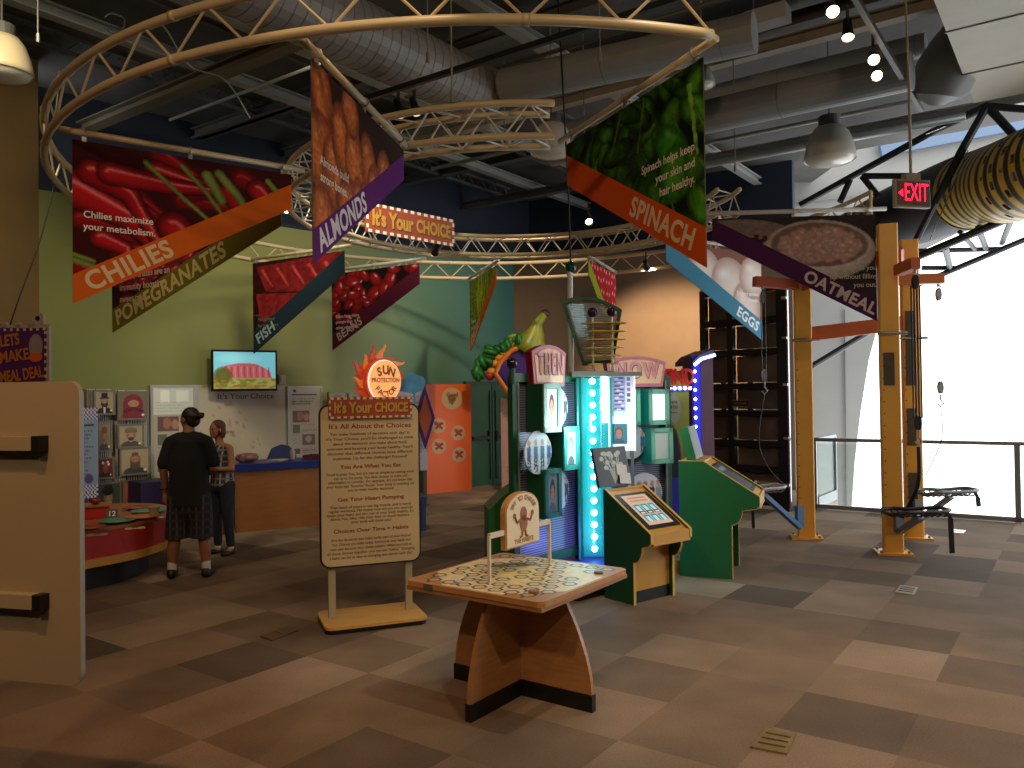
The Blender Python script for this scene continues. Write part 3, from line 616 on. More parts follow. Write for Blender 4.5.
def pulley(P, z0, z1, label, cols=2, r=.006, hook=True, sp=.03):
    q = thing('rope_hoist', label, 'rope hoist', up(P, z1))
    mb = MB().use(black if cols > 2 else grey); H = z0-z1
    for z in (H-.12, .1): mb.prism(circ(0, z, .03, .075, 16), .05, T(0, -.025, 0))
    mb.build('pulley_block', q)
    mb = MB().use(black); 
    for k in range(cols): x = (k-(cols-1)/2)*sp; mb.cyl((x, 0, .15), (x, 0, H-.16), r, 6)
    mb.build('rope', q)
    mb = MB().use(grey); mb.cyl((0, 0, H-.03), (0, 0, H), .02, 8); mb.tube([(0, 0, H-.05), (.03, 0, H-.03), (0, 0, H-.0)], .008, 6)
    if hook: mb.tube([(0, 0, .02), (0, 0, -.05), (.035, 0, -.09), (.0, 0, -.13), (-.035, 0, -.1)], .01, 6)
    mb.build('hook', q); return q
p3 = arm3[1]+Vector((-.06, 0, 0)); pulley(p3, 3.06, 1.72, 'thin grey rope hoist hanging in front of the bright window', 2, .005)
p2 = arm2[1]+Vector((0.02, .06, 0)); pulley(p2, 3.05, 1.35, 'thick black many-stranded rope hoist at the front orange column', 4, .009, sp=.03)
p1 = arm1[1]+Vector((.1, 0, 0)); pulley(p1, 3.07, 1.9, 'long thin rope hoist in front of the black rack', 2, .005, sp=.05)
def cord(pts, r, label, name='pull_rope'): return cable(pts, r, name, label, blk, 'rope', None)
cord([up(p2, 1.2), up(p2, .8)+Vector((.0, .03, 0)), C2+Vector((.03, -.16, .42))], .022, 'thick black pull rope running down the front orange column')
cord([up(p3, 1.58), up(p3, 1.2), up(p3, .75)+Vector((-.15, .1, 0))], .006, 'thin grey rope end below the hook by the window')
cord([up(p1, 1.78), up(p1, 1.2)+Vector((-.08, 0, 0)), up(p1, .85)+Vector((.05, 0, 0)), up(p1, .62)+Vector((.3, .1, 0))], .006, 'slack thin rope curling down in front of the black rack')
def seat(P, yaw, label, arm_from, arm_c, strap, seat_col):
    q = thing('lift_seat', label, 'seat', P, yaw)
    mb = MB().use(seat_col)
    pts = [(-.3, -.1, .0), (-.27, -.17, .02), (-.15, -.16, .03), (.0, -.13, .02), (.22, -.15, .03), (.3, -.1, .04), (.3, .1, .04), (.22, .15, .03), (0, .13, .02), (-.15, .16, .03), (-.27, .17, .02), (-.3, .1, 0)]
    mb.tube(pts, .02, 8, closed=True); mb.build('seat_rim', q, smooth=True)
    mb = MB().use(seat_col)
    for i in range(9): x = -.26+i*.065; mb.tube([(x, -.15, .02), (x, -.07, -.03), (x, .07, -.03), (x, .15, .02)], .008, 5)
    for y in (-.06, .06): mb.tube([(-.29, y, .0), (0, y, -.03), (.29, y, .03)], .008, 5)
    mb.build('seat_mesh', q)
    mb = MB().use(arm_c); inv = RZ(-yaw) @ T(*(-P)); a = inv @ arm_from; mb.bar((0.05, 0, -.04), a, .07, .05); mb.bar(a, a+Vector((0, 0, .26)), .09, .06); mb.build('support_arm', q)
    if strap:
        mb = MB().use(black); mb.bar((.3, -.02, .04), (.35, -.02, -.06), .05, .015); mb.bar((.35, -.02, -.06), (.36, -.02, strap), .05, .015); mb.build('hanging_strap', q)
    return q
s2 = at(916, 513, 8.35); seat(s2, .02, 'black woven lift seat with a long drooping strap on the front orange column', C2+Vector((.02, -.1, .25)), grey, -.42, black)
s3 = at(947, 493, 9.2); seat(s3, .05, 'grey woven lift seat seen against the bright window glass', C3+Vector((.0, -.09, .22)), grey, -.16, mat('grey_weave', '6d6e6d', .4, .3))
bl = mat('steel_blue_paint', '4f78a8', .4)
s1 = at(758, 490, 9.3); seat(s1, .3, 'small pale lift seat on a blue arm beside the black rack', C1+Vector((-.1, -.05, .14)), bl, None, mat('pale_weave', 'b0b0b0', .4))
mb = MB().use(black); mb.bar((0, 0, 0), (.01, 0, -.32), .03, .02); o = mb.build('drop_strap'); o.location = at(752, 500, 9.1); tag(o, 'narrow black strap hanging behind the tall green console', 'strap')
mb = MB().use(mat('amber_barrel', 'b08a4a', .4)); mb.lathe([(0, 0), (.07, 0), (.08, .06), (.07, .14), (0, .15)]); mb.M = Matrix()
o = mb.build('weight_block', smooth=True); o.location = C3+Vector((-.14, .22, .0)); tag(o, 'little round amber counterweight on the floor behind the orange columns', 'weight')
# ------------------------------------------------------------------ black rack with brown panels
rk0, rk1 = G(707, 503), G(786, 511); d = (rk1-rk0); W = d.length
t = thing('black_rack', 'tall black steel rack with dark brown panels behind the green console', 'rack', rk0, math.atan2(d.y, d.x))
blackm = mat('black_bars', '0b0b0d', .5); HR = 3.45
for x, w_ in ((0, .1), (W*.36, .1), (W, .16)):
    mb = MB().use(blackm); mb.box((x, 0, HR/2), (w_, .1, HR)); mb.build('upright', t)
    mb = MB().use(blackm); mb.box((x, .6, HR/2), (w_, .08, HR)); mb.build('rear_upright', t)
for z, h_ in ((.22, .32), (.62, .08), (1.0, .09), (1.48, .07), (1.9, .07), (2.42, .09), (2.9, .1), (3.4, .1)):
    mb = MB().use(blackm); mb.bar((0, 0, z), (W, 0, z), .09, h_)
    mb.tube([(W*.02, -.03, z-.02), (W*.2, -.05, z-.05), (W*.45, -.04, z-.03), (W*.7, -.05, z-.06), (W, -.03, z-.03)], .028, 6); mb.build('padded_rail', t)
brn = mat('dark_brown_panel', '77695f', .7, var=.12, scale=5)
for a, b in ((.02, W*.36-.03), (W*.36+.03, W-.05)):
    for z0, z1 in ((.4, .96), (1.04, 1.45), (1.52, 1.86), (1.94, 2.37), (2.47, 2.85), (2.95, 3.35)):
        mb = MB().use(brn); mb.box(((a+b)/2, .12, (z0+z1)/2), (b-a, .03, z1-z0-.02), bev=.01); mb.build('backing_panel', t)
mb = MB().use(chrome); mb.box((W+.09, -.03, 1.75), (.03, .03, 3.4))
for z in (.4, 1.1, 1.9, 2.6, 3.2): mb.box((W+.06, -.06, z), (.08, .03, .04))
mb.build('side_rod', t)
mb = MB().use(mat('small_tag_plate', '26211c', .6)); mb.box((W*.5, -.09, 1.62), (.3, .01, .11)); mb.use(mat('tag_outline', 'c9b899', .5))
for z in (1.57, 1.67): mb.box((W*.5, -.097, z), (.28, .004, .008))
mb.text('NO CLIMBING', T(W*.5, -.098, 1.62), .035, ext=.001, width=.22); mb.build('tag_plate', t)
# ------------------------------------------------------------------ black space frame and striped climbing tube
yb = bpy.data.materials.new('yellow_black_stripes'); yb.use_nodes = True; nt = yb.node_tree; b = nt.nodes['Principled BSDF']; N = nt.nodes.new; L = nt.links.new
a_ = N('ShaderNodeVertexColor'); a_.layer_name = 'Col'; L(a_.outputs['Color'], b.inputs['Base Color']); b.inputs['Roughness'].default_value = .5
D = 11.5
ctrl = [(858, 240, 14.2), (900, 218, 13.4), (955, 196, 12.0), (997, 184, 10.8), (1024, 176, 9.9), (1070, 158, 9.0), (1130, 132, 8.2)]
P = [at(*c) for c in ctrl]; path = []
for i in range(len(P)-1):
    p0, p1, p2_, p3_ = P[max(i-1, 0)], P[i], P[i+1], P[min(i+2, len(P)-1)]
    for k in range(10):
        t_ = k/10; path.append(.5*((2*p1)+(p2_-p0)*t_+(2*p0-5*p1+4*p2_-p3_)*t_*t_+(3*p1-p0-3*p2_+p3_)*t_**3))
path.append(P[-1])
def sweep(pts, rad, n):
    out = []; up_ = Vector((0, 0, 1))
    for i, p in enumerate(pts):
        d_ = (pts[min(i+1, len(pts)-1)]-pts[max(i-1, 0)]).normalized(); sd = d_.cross(up_).normalized(); u_ = sd.cross(d_).normalized()
        out.append([p+(sd*math.cos(2*PI*k/n)+u_*math.sin(2*PI*k/n))*rad(i) for k in range(n)])
    return out
def dense(pts, n):
    Ls = [0]
    for a, b2 in zip(pts, pts[1:]): Ls.append(Ls[-1]+(b2-a).length)
    out = []
    for k in range(n+1):
        s = Ls[-1]*k/n; i = max(j for j in range(len(Ls)) if Ls[j] <= s+1e-9); i = min(i, len(pts)-2); f_ = (s-Ls[i])/(Ls[i+1]-Ls[i]); out.append(pts[i].lerp(pts[i+1], f_))
    return out, Ls[-1]
dp, LT = dense(path, 260)
tube_t = thing('climbing_tube', 'fat yellow and black striped climbing tube with a navy middle high by the window', 'climbing tube', dp[120])
def tube_seg(name, i0, i1, colf, holes=None, rad=.54):
    pts = dp[i0:i1+1]; n = 64; S = sweep(pts, lambda i: rad, n); vs = [v-dp[120] for r_ in S for v in r_]; cols = []
    for i in range(len(pts)):
        for k in range(n): cols.append((*colf(i0+i, k), 1))
    fs = []
    for i in range(len(pts)-1):
        for k in range(n):
            if holes and holes(i0+i, k): continue
            fs.append((i*n+k, i*n+(k+1) % n, (i+1)*n+(k+1) % n, (i+1)*n+k))
    me = bpy.data.meshes.new(name); me.from_pydata([tuple(v) for v in vs], [], fs); ca = me.color_attributes.new('Col', 'FLOAT_COLOR', 'POINT')
    ca.data.foreach_set('color', np.array(cols, np.float32).ravel()); me.materials.append(yb); me.polygons.foreach_set('use_smooth', [True]*len(fs))
    o = bpy.data.objects.new(name, me); COL.objects.link(o); o.parent = tube_t; return o
yel, blkc, nav = hexc('c4a428'), hexc('121215'), hexc('10131c')
strp = lambda i, k: yel if (i % 9) < 5 else blkc
i1, i2 = 34, 116
tube_seg('striped_end', 0, i1, strp); tube_seg('navy_sleeve', i1, i2, lambda i, k: nav, rad=.555); tube_seg('striped_net', i2, 260, strp, holes=lambda i, k: i > 190 and (i % 9) in (1, 2, 3) and (k+(i//9) % 2*3) % 6 < 2)
mb = MB().use(blackm)
fr = lambda a, b, r=.05: mb.cyl(at(*a), at(*b), r, 8)
apex = (987, 106, 10.6)
for a, b, r in (((800, 205, 13.5), (934, 131, 12.2), .055), ((934, 131, 12.2), apex, .055), (apex, (1060, 112, 10.2), .05), (apex, (1045, 168, 10.2), .055), (apex, (962, 150, 10.6), .055), ((962, 150, 10.6), (935, 203, 10.8), .055),
                (((935, 203, 10.8)), (905, 262, 11.2), .045), ((955, 168, 12.6), (1050, 121, 12.2), .045), ((862, 176, 13), (915, 176, 12.6), .05), ((862, 176, 13), (878, 196, 12.9), .05), ((850, 180, 13), (840, 202, 13), .05),
                ((905, 262, 11.2), (1100, 180, 10.2), .055), ((905, 290, 13.2), (1100, 208, 12.2), .045), ((915, 251, 13), (1000, 249, 12.8), .04), ((922, 268, 13.1), (960, 268, 13.0), .04), ((978, 228, 10.9), (986, 248, 12.8), .045), ((1012, 218, 10.7), (1002, 243, 12.8), .045), ((945, 247, 11.1), (950, 268, 13.0), .045), ((872, 330, 14), (812, 366, 14), .05), ((960, 232, 11.0), (975, 249, 12.8), .035)):
    fr(a, b, r)
o = mb.build('space_frame'); tag(o, 'black tubular steel space frame wrapped around the striped climbing tube', 'space frame')
mb = MB().use(chrome)
for a, b in (((930, 240, 10.9), (968, 150, 10.7)), ((926, 134, 12.1), (985, 110, 11.0))): mb.cyl(at(*a), at(*b), .008, 6)
o = mb.build('steel_cable'); tag(o, 'thin bright steel cable along the black space frame', 'cable')
# ------------------------------------------------------------------ exit sign
E = at(913, 193.5, 6.3)
t = thing('exit_sign', 'lit red EXIT sign with a left arrow hanging on a thin pole', 'exit sign', E, math.radians(12))
mb = MB().use(mat('exit_housing', '8a8072', .45)); mb.box((0, .02, 0), (.32, .05, .22), bev=.01); mb.build('housing', t)
mb = MB().use(mat('exit_face', '5a4c42', .5)); mb.box((0, -.007, 0), (.29, .004, .19)); mb.build('face_plate', t)
mb = MB().use(mat('exit_red_light', 'ff1440', .5, emit='ff1438', es=3.5)); mb.text('EXIT', T(.022, -.011, 0), .2, ext=.002, bold=.0, width=.21); mb.prism([(-.14, 0), (-.1, -.03), (-.1, .03)], .003, T(0, -.013, 0)); mb.build('letters', t)
mb = MB().use(mat('exit_housing', '8a8072')); mb.box((0, .02, .135), (.13, .06, .05)); mb.cyl((0, .02, .15), (0, .02, .9), .012, 8); mb.cyl((0, .02, .9), (-.02, .05, 2.8), .008, 8); mb.build('pole', t)
# ------------------------------------------------------------------ puzzle table
wood = mat('warm_birch_veneer', 'ac7a4c', .45, var=.13, scale=6, stretch=(1, 1, 8)); edgew = mat('pale_plywood_edge', 'c08a52', .5, var=.1, scale=20)
black = mat('satin_black', '101012'); kick = mat('black_kick_plate', '0d0d0e', .5)
TC = Vector((.028, 4.845, 0)); rzA = math.atan2(B.y, B.x)      # local x along B, local y along A
t = thing('puzzle_table', 'square wooden hexagon puzzle table on two crossing curved panels', 'table', TC, rzA)
def leg_poly(h):
    P = [(-.5, 0), (.5, 0), (.5, .1)]
    for i in range(1, 9): a = i/8; P.append((.5-.2*a**1.7, .1+(h-.1)*a))
    return P+[(-x, z) for x, z in P[2:][::-1]]
mb = MB().use(wood); mb.prism(leg_poly(.66), .028, T(0, -.014, 0)); pl = mb.build('leg_panel', t)
mb = MB().use(kick); mb.box((0, 0, .048), (1.012, .042, .096)); mb.build('kick_plate', pl)
mb = MB().use(wood); mb.prism(leg_poly(.66), .028, RZ(PI/2) @ T(0, -.014, 0)); pl = mb.build('leg_panel', t)
mb = MB().use(kick); mb.box((0, 0, .048), (.042, 1.012, .096)); mb.build('kick_plate', pl)
mb = MB().use(wood); mb.box((0, 0, .675), (.955, .955, .026)); mb.build('apron', t)
mb = MB().use(edgew)
def rbox(mb, c, d, r, n=4):
    P = rrect(-d[0]/2, -d[1]/2, d[0]/2, d[1]/2, r, n); k = len(P); vs = [(x+c[0], y+c[1], c[2]-d[2]/2) for x, y in P]+[(x+c[0], y+c[1], c[2]+d[2]/2) for x, y in P]
    mb.add(vs, [tuple(range(k))[::-1], tuple(range(k, 2*k))]+[(i, (i+1) % k, k+(i+1) % k, k+i) for i in range(k)])
rbox(mb, (0, 0, .703), (.97, .97, .032), .05); mb.build('tabletop', t)
pp = Pic(400, 400, 'ecd2a0')
for X, Y in ((0, 0), (400, 0), (0, 400), (400, 400)): pp.poly([(X, Y), (X+(-1 if X else 1)*110, Y), (X, Y+(-1 if Y else 1)*110)], 'b47a48')
pp.ell(200, 200, 120, 60, 'efd878', .4, .6, soft=.6); pp.ell(120, 120, 70, 26, '7a5a42', -.75, .8, soft=.3); pp.noise(.06, 10)
hx = random.Random(5)
for i in range(8):
    for j in range(8):
        cx, cy = 32+i*48+(24 if j % 2 else 0), 32+j*48
        if hx.random() < .78 and 12 < cx < 388 and 12 < cy < 388:
            Pn = [(cx+18*math.cos(a), cy+18*math.sin(a)) for a in [PI/6+k*PI/3 for k in range(7)]]; pp.poly(Pn, 'd2bd95', .6); pp.stroke(Pn, 2.7, '17120e')
            if hx.random() < .7: a = PI/6+hx.randrange(6)*PI/3; pp.stroke([(cx+18*math.cos(a), cy+18*math.sin(a)), (cx+32*math.cos(a), cy+32*math.sin(a))], 2.7, '17120e')
print_mesh('puzzle_print', pp, lambda u, v: (-.465+.93*u, .465-.93*v, .7196, u, v), 200, 200, t)
mb = MB().use(mat('hinge_steel', '8c7c64', .4, .5)); mb.box((-.30, -.487, .7), (.07, .004, .03)); mb.build('side_latch', t)
bone = mat('bone_white_plastic', 'd8cdb8', .5)
sx = -.02
for y in (-.27, .37): mb = MB().use(bone); mb.box((sx, y, .85), (.018, .014, .27)); mb.build('sign_post', t)
mb = MB().use(bone); mb.bar((sx, -.27, .985), (sx, .37, .985), .02, .03); mb.build('cross_rail', t)
SM = T(sx+.02, .05, 1.045) @ RZ(PI/2)
def arch(w, h, n=12): return [(-w/2, -h/2), (w/2, -h/2)]+[(w/2*math.cos(PI*i/n), h/2-.11+.11*math.sin(PI*i/n)) for i in range(n+1)]
mb = MB().use(edgew); mb.prism(arch(.36, .33), .035, SM @ T(0, .005, 0)); mb.use(mat('cream_sign_face', 'ead9b4', .5)); mb.prism(arch(.34, .31), .006, SM @ T(0, -.002, 0)); sb = mb.build('sign_board', t)
mb = MB().use(mat('peanut_brown', '9c5a34', .6))
for cx, cz, rx, rz_ in ((0, .03, .034, .045), (0, -.025, .04, .05)): mb.prism(circ(cx, cz, rx, rz_), .002, SM @ T(0, -.005, 0))
for s in (-1, 1):
    mb.tube([SM @ Vector(p) for p in ((s*.035, -.005, .0), (s*.07, -.005, -.015), (s*.09, -.005, .02))], .006, 6); mb.tube([SM @ Vector(p) for p in ((s*.015, -.005, -.07), (s*.02, -.005, -.1), (s*.04, -.005, -.105))], .006, 6); mb.prism(circ(s*.095, .03, .014), .002, SM @ T(0, -.006, 0))
mb.build('peanut_figure', sb)
mb = MB().use(mat('ochre_lettering', 'b07a3a', .6))
for i, ch in enumerate('TRY TO CHANGE'): a = math.radians(150-i*10); mb.text(ch, SM @ T(.135*math.cos(a), -.0045, .02+.11*math.sin(a)) @ RY(-(a-PI/2)), .04, ext=.001, bold=.03)
mb.text('THE HABITS', SM @ T(0, -.0045, -.128), .038, ext=.001, bold=.03); mb.build('lettering', sb)
for x, y, r, lb, c_ in ((.33, -.33, .03, 'small brown wooden puck near the front corner of the puzzle table', 'a07850'), (.40, .26, .026, 'dark wooden piece near the kiosk side corner of the puzzle table', '5c4a36'), (-.16, -.38, .02, 'small bright paper scrap beside the sign post on the puzzle table', 'c8c4d8')):
    mb = MB().use(mat('piece_'+c_, c_, .5)); mb.lathe([(0, 0), (r, 0), (r*1.05, .004), (r, .012), (0, .013)], n=18); o = mb.build('puzzle_piece', smooth='auto'); o.location = RZ(rzA) @ Vector((x, y, .7205))+TC; tag(o, lb, 'puzzle piece')
# ------------------------------------------------------------------ freestanding sign
S0 = Vector((-1.152, 6.45, 0)); t = thing('standing_sign', 'freestanding cream text panel about choices with a red header, on a wooden base', 'sign', S0, math.radians(21))
mb = MB().use(kick); rb = lambda m_, c, d, r: rbox(m_, c, d, r); rb(mb, (0, 0, .018), (.79, .53, .036), .07); mb.build('base_skirt', t)
mb = MB().use(mat('honey_plywood', 'd0a255', .4, var=.1, scale=5, stretch=(1, 8, 1))); rb(mb, (0, 0, .045), (.8, .54, .022), .07); mb.build('base', t)
for x in (-.31, .31): mb = MB().use(mat('pale_post', 'a9a082', .45)); mb.box((x, .02, .9), (.055, .035, 1.69)); mb.build('post', t)
mb = MB().use(mat('sign_dark_edge', '1c1a2e', .4)); mb.prism(rrect(-.405, .455, .405, 1.745, .08, 6), .03, T(0, -.03, 0)); mb.build('panel_edge', t)
mb = MB().use(mat('cream_text_panel', 'cdb98e', .5)); mb.prism(rrect(-.392, .468, .392, 1.732, .07, 6), .006, T(0, -.036, 0)); mb.build('text_panel', t)
red = mat('sign_red_brown_ink', '8a3520', .6); ink = mat('sign_brown_ink', '4a3524', .6)
heads = [("It's All About the Choices", 427, .66, .062), ("You Are What You Eat", 467, .49, .05), ("Get Your Heart Pumping", 499, .53, .05), ("Choices Over Time = Habits", 530, .60, .05)]
bodies = [(434.5, 458.5, ["You make hundreds of decisions each day! In", "It's Your Choice, you'll be challenged to think", "about the decisions you make about food,", "exercise and keeping your body healthy. You'll", "discover that different choices have different", "outcomes. Up for the challenge? Proceed!"]),
          (474, 490, ["Food is your fuel, but it's not as simple as setting your", "cup up to the pump. You have choices to make and", "information to consider. For example, did you know that", "your brain has \"favorite\" foods? Your body is counting on", "you to make healthy decisions!"]),
          (506.5, 521.5, ["That heart of yours is one big muscle, and it needs", "regular workouts. No matter how old you are, exercise", "keeps your heart and the rest of your body healthy. So,", "dance, run, hike, ride your bike or shoot baskets -", "your body will thank you!"]),
          (538.5, 556, ["Are the decisions you make today part of your future?", "Yes. Choices you make today, tomorrow, next week and", "next year become your choice pattern. When you look at", "all those choices together, you can see \"habits.\" Changing", "a habit can be as easy as changing one choice each day!"])]
zy = lambda y: 1.8-(y-398)/800*6.42
mb = MB().use(red)
for s, y, w_, sz in heads: mb.text(s, T(0, -.0375, zy(y)), sz*.86, ext=.0005, bold=.018, width=w_)
mb.build('headings', t)
mb = MB().use(ink)
for y0, y1, ls in bodies:
    mx_ = max(len(s) for s in ls)
    for i, s in enumerate(ls): mb.text(s, T(0, -.0375, zy(y0+(y1-y0)*i/(len(ls)-1))), .031, ext=.0005, bold=.006, width=.7*len(s)/mx_)
mb.build('body_text', t)
hb = thing('header_tmp', None, None); bpy.data.objects.remove(hb)
a, b, c = choice_board(.665, .165, mat('header_blocks', 'dcc4a0', .5))
hp = None
for m_, n_ in zip((a, b, c), ('header_board', 'header_blocks', 'header_lettering')):
    o = m_.build(n_, hp or t)
    if hp is None: hp = o; o.location = (-.0, -.072, 1.715)
# ------------------------------------------------------------------ then / now kiosk tower
gp = mat('deep_green_laminate', '155032', .45, var=.04, scale=4); gl_ = mat('bright_green_laminate', '1c6a38', .45); yl = mat('golden_laminate', 'cf9a3a', .45, var=.06, scale=6); teal = mat('pale_teal_frame', '6fb59a', .45); aqua = mat('aqua_box', '18a08e', .45)
P0 = Vector((0.0, 7.3, 0)); u1 = Vector((.643, .766, 0)); Q0 = Vector((.98, 8.6, 0)); u2 = Vector((.927, .375, 0)); KO = Vector((.8, 7.9, 0))
t = thing('then_now_kiosk', 'green then and now kiosk tower with glowing teal lights and picture boxes', 'kiosk', KO)
def fr_(P, u): return T(*(P-KO)) @ RZ(math.atan2(u.y, u.x))
M1, M2 = fr_(P0, u1), fr_(Q0, u2)
def part(name, m_, fn, M=None, parent=None, smooth=False):
    mb = MB().use(m_); mb.M = M if M is not None else T(*(-KO)); fn(mb); return mb.build(name, parent or t, smooth=smooth)
plat = [(.1, 7.05), (.55, 6.94), (.76, 7.14), (1.18, 7.55), (1.56, 8.1), (1.78, 9.1), (.6, 9.2), (.12, 7.7)]
def pf(z0, z1, g):
    def f(mb):
        cx = sum(p[0] for p in plat)/8; cy = sum(p[1] for p in plat)/8; P = [(cx+(x-cx)*g, cy+(y-cy)*g) for x, y in plat]; k = 8
        mb.add([(x, y, z0) for x, y in P]+[(x, y, z1) for x, y in P], [tuple(range(k))[::-1], tuple(range(k, 2*k))]+[(i, (i+1) % k, k+(i+1) % k, k+i) for i in range(k)])
    return f
part('plinth_kick', kick, pf(0, .1, .97)); part('plinth', mat('purple_plinth', '3a2f9a', .4), pf(.1, .15, 1))
for M, xs in ((M1, (0, 1.02)), (M2, (0, .8))):
    for x in xs: part('post', gp, lambda mb: mb.box((x, 0, 1.06), (.06, .06, 1.82)), M)
part('mullion', steel, lambda mb: mb.box((.06, -.01, 1.05), (.02, .03, 1.78)), M1)
part('mullion', steel, lambda mb: mb.box((.76, -.03, 1.05), (.02, .02, 1.78)), M2)
for M, w_ in ((M1, 1.02), (M2, .8)):
    for z in (.24, 1.96): part('frame_rail', gp, lambda mb: mb.bar((0, 0, z), (w_, 0, z), .07, .08), M)
mesh_m = bpy.data.materials.new('perforated_panel'); mesh_m.use_nodes = True; nt = mesh_m.node_tree; b_ = nt.nodes['Principled BSDF']; N = nt.nodes.new; L = nt.links.new
tc = N('ShaderNodeTexCoord'); wv = N('ShaderNodeTexWave'); wv.bands_direction = 'Z'; wv.inputs['Scale'].default_value = 14; L(tc.outputs['Object'], wv.inputs['Vector']); rr = N('ShaderNodeValToRGB'); rr.color_ramp.elements[0].color = (*hexc('4c4a66'), 1); rr.color_ramp.elements[1].color = (*hexc('9896ac'), 1); L(wv.outputs['Fac'], rr.inputs['Fac']); L(rr.outputs['Color'], b_.inputs['Base Color']); b_.inputs['Roughness'].default_value = .4; b_.inputs['Metallic'].default_value = .3
part('mesh_panel', mesh_m, lambda mb: mb.box((.51, .02, 1.1), (.96, .015, 1.66)), M1)
part('mesh_panel', mesh_m, lambda mb: mb.box((.4, .02, 1.1), (.74, .015, 1.66)), M2)
def pic_people(seed, n=4):
    p = Pic(80, 80, 'c8ccd6'); r = random.Random(seed)
    for k in range(n): x = 12+k*(60/max(1, n-1)); c = r.choice(['b03038', '3a4a78', '2f2f38', '8a8f9c', '3f6a8a']); p.rect(x-6, 28, x+6, 52, c); p.rect(x-5, 52, x-1, 76, '2a3048'); p.rect(x+1, 52, x+5, 76, '2a3048'); p.ell(x, 21, 5, 6, 'b58468')
    return p
def pic_face(bg='b9c2c9', skin='b98468', hair='3a2a20'):
    p = Pic(60, 60, bg); p.ell(30, 60, 22, 16, '5a6a7c'); p.ell(30, 26, 15, 18, hair); p.ell(30, 31, 11, 14, skin); p.rect(24, 28, 27, 29, '2a1a14'); p.rect(33, 28, 36, 29, '2a1a14'); p.rect(27, 39, 33, 40, '8a4a40'); return p
def box_unit(M, s0, s1, z0, z1, side, fr, img, inner=.1, em=0):
    o = part('picture_box', side, lambda mb: mb.box(((s0+s1)/2, -.1, (z0+z1)/2), (s1-s0, .2, z1-z0)), M)
    def f(mb):
        w_ = .045
        for c, d in ((((s0+s1)/2, -.205, z1-w_/2), (s1-s0, .02, w_)), (((s0+s1)/2, -.205, z0+w_/2), (s1-s0, .02, w_)), ((s0+w_/2, -.205, (z0+z1)/2), (w_, .02, z1-z0)), ((s1-w_/2, -.205, (z0+z1)/2), (w_, .02, z1-z0))): mb.box(c, d)
    q = part('box_frame', fr, f, M); q.parent = o
    q = flat_print('box_picture', img, s0+.05, z0+.05, s1-.05, z1-.05, -.2015, t, vcol_mat('backlit_print', .4, em) if em else None, 40); q.matrix_basis = M; q.parent = o
    return o
def disc(M, s, z, r, img, p_=-.14):
    o = part('round_photo', mat('pale_disc_edge', 'c9d2d8', .4), lambda mb: mb.prism(circ(s, z, r), .012, T(0, p_, 0)), M)
    n = 36
    def f(u, v):
        a = 2*PI*u; R = r*.99*(1-v); return (s+R*math.cos(a), p_-.002, z+R*math.sin(a), .5+.5*(1-v)*math.cos(a), .5-.5*(1-v)*math.sin(a))
    q = print_mesh('photo_print', img, f, 48, 22, t); q.matrix_basis = M; q.parent = o; 
    part('disc_mount', gp, lambda mb: mb.cyl((s, p_+.01, z), (s, 0, z), .03, 8), M).parent = o
box_unit(M1, .2, .46, 1.45, 1.9, gp, mat('mint_frame', '9fd0c2', .45), pic_face('dfe8e6'), em=.9)
box_unit(M1, .5, .75, 1.08, 1.49, gp, mat('cyan_frame', '2fb9b0', .4), pic_face('bfeaf0', '9fd0d8', '3a6a78'), em=1.6)
box_unit(M1, .2, .45, .66, 1.11, gp, mat('dim_teal_frame', '2c7a72', .45), pic_face('7f90a0'))
disc(M1, .17, 1.27, .2, pic_people(3, 4), -.16); disc(M1, .52, 1.68, .2, pic_people(9, 3), -.1); disc(M1, .52, .88, .2, pic_people(5, 2), -.1)
box_unit(M2, .435, .69, 1.46, 1.84, aqua, teal, Pic(30, 40, 'f2f6f4'), em=.8); box_unit(M2, .46, .73, 1.04, 1.42, aqua, teal, Pic(30, 40, 'c4ccc4')); box_unit(M2, .12, .33, 1.46, 1.84, aqua, teal, pic_face('8ac0bc'))
disc(M2, .28, 1.28, .19, pic_people(12, 3), -.08); disc(M2, .42, .72, .22, pic_people(21, 5), -.12)
def word_board(M, s0, s1, z0, z1, word, side, p_=-.14, glow=0):
    w_ = s1-s0; h = z1-z0; cx = (s0+s1)/2
    def fan(g, n=10):
        a = []
        for i in range(n+1): x = -1+2*i/n; a.append((cx+x*(w_/2-g), z1-g-(x*x)*h*.18))
        return a[::-1]+[(s0+g+w_*.06, z0+g)]+[(s1-g-w_*.06, z0+g)]
    o = part('word_board', side, lambda mb: mb.prism(fan(0)[::-1][::-1], .07, T(0, p_, 0)), M)
    q = part('board_rim', mat('pink_rim', 'c97a8c', .45), lambda mb: mb.prism(fan(0), .01, T(0, p_-.012, 0)), M); q.parent = o
    q = part('board_face', mat('peach_face', 'efc4a0', .45), lambda mb: mb.prism(fan(.035), .01, T(0, p_-.018, 0)), M); q.parent = o
    def tx(mb):
        mb.use(mat('word_shadow_red', '9a1f38', .5)); mb.text(word, M.inverted() @ M @ T(cx+.012, p_-.022, (z0+z1)/2-.0), h*.72, ext=.003, bold=.03, width=w_*.72, space=1.3)
        mb.use(mat('word_pink', 'dd96a6', .5)); mb.text(word, T(cx, p_-.03, (z0+z1)/2+.005), h*.72, ext=.004, bold=.015, width=w_*.72, space=1.3)
    q = part('word', mat('word_pink', 'dd96a6'), tx, M); q.parent = o
word_board(M1, .17, .7, 1.88, 2.27, 'THEN', mat('crimson_side', '8c1430', .4), -.09); word_board(M2, -.02, .72, 1.87, 2.2, 'NOW', mat('rose_side', 'b5647a', .4), -.1)
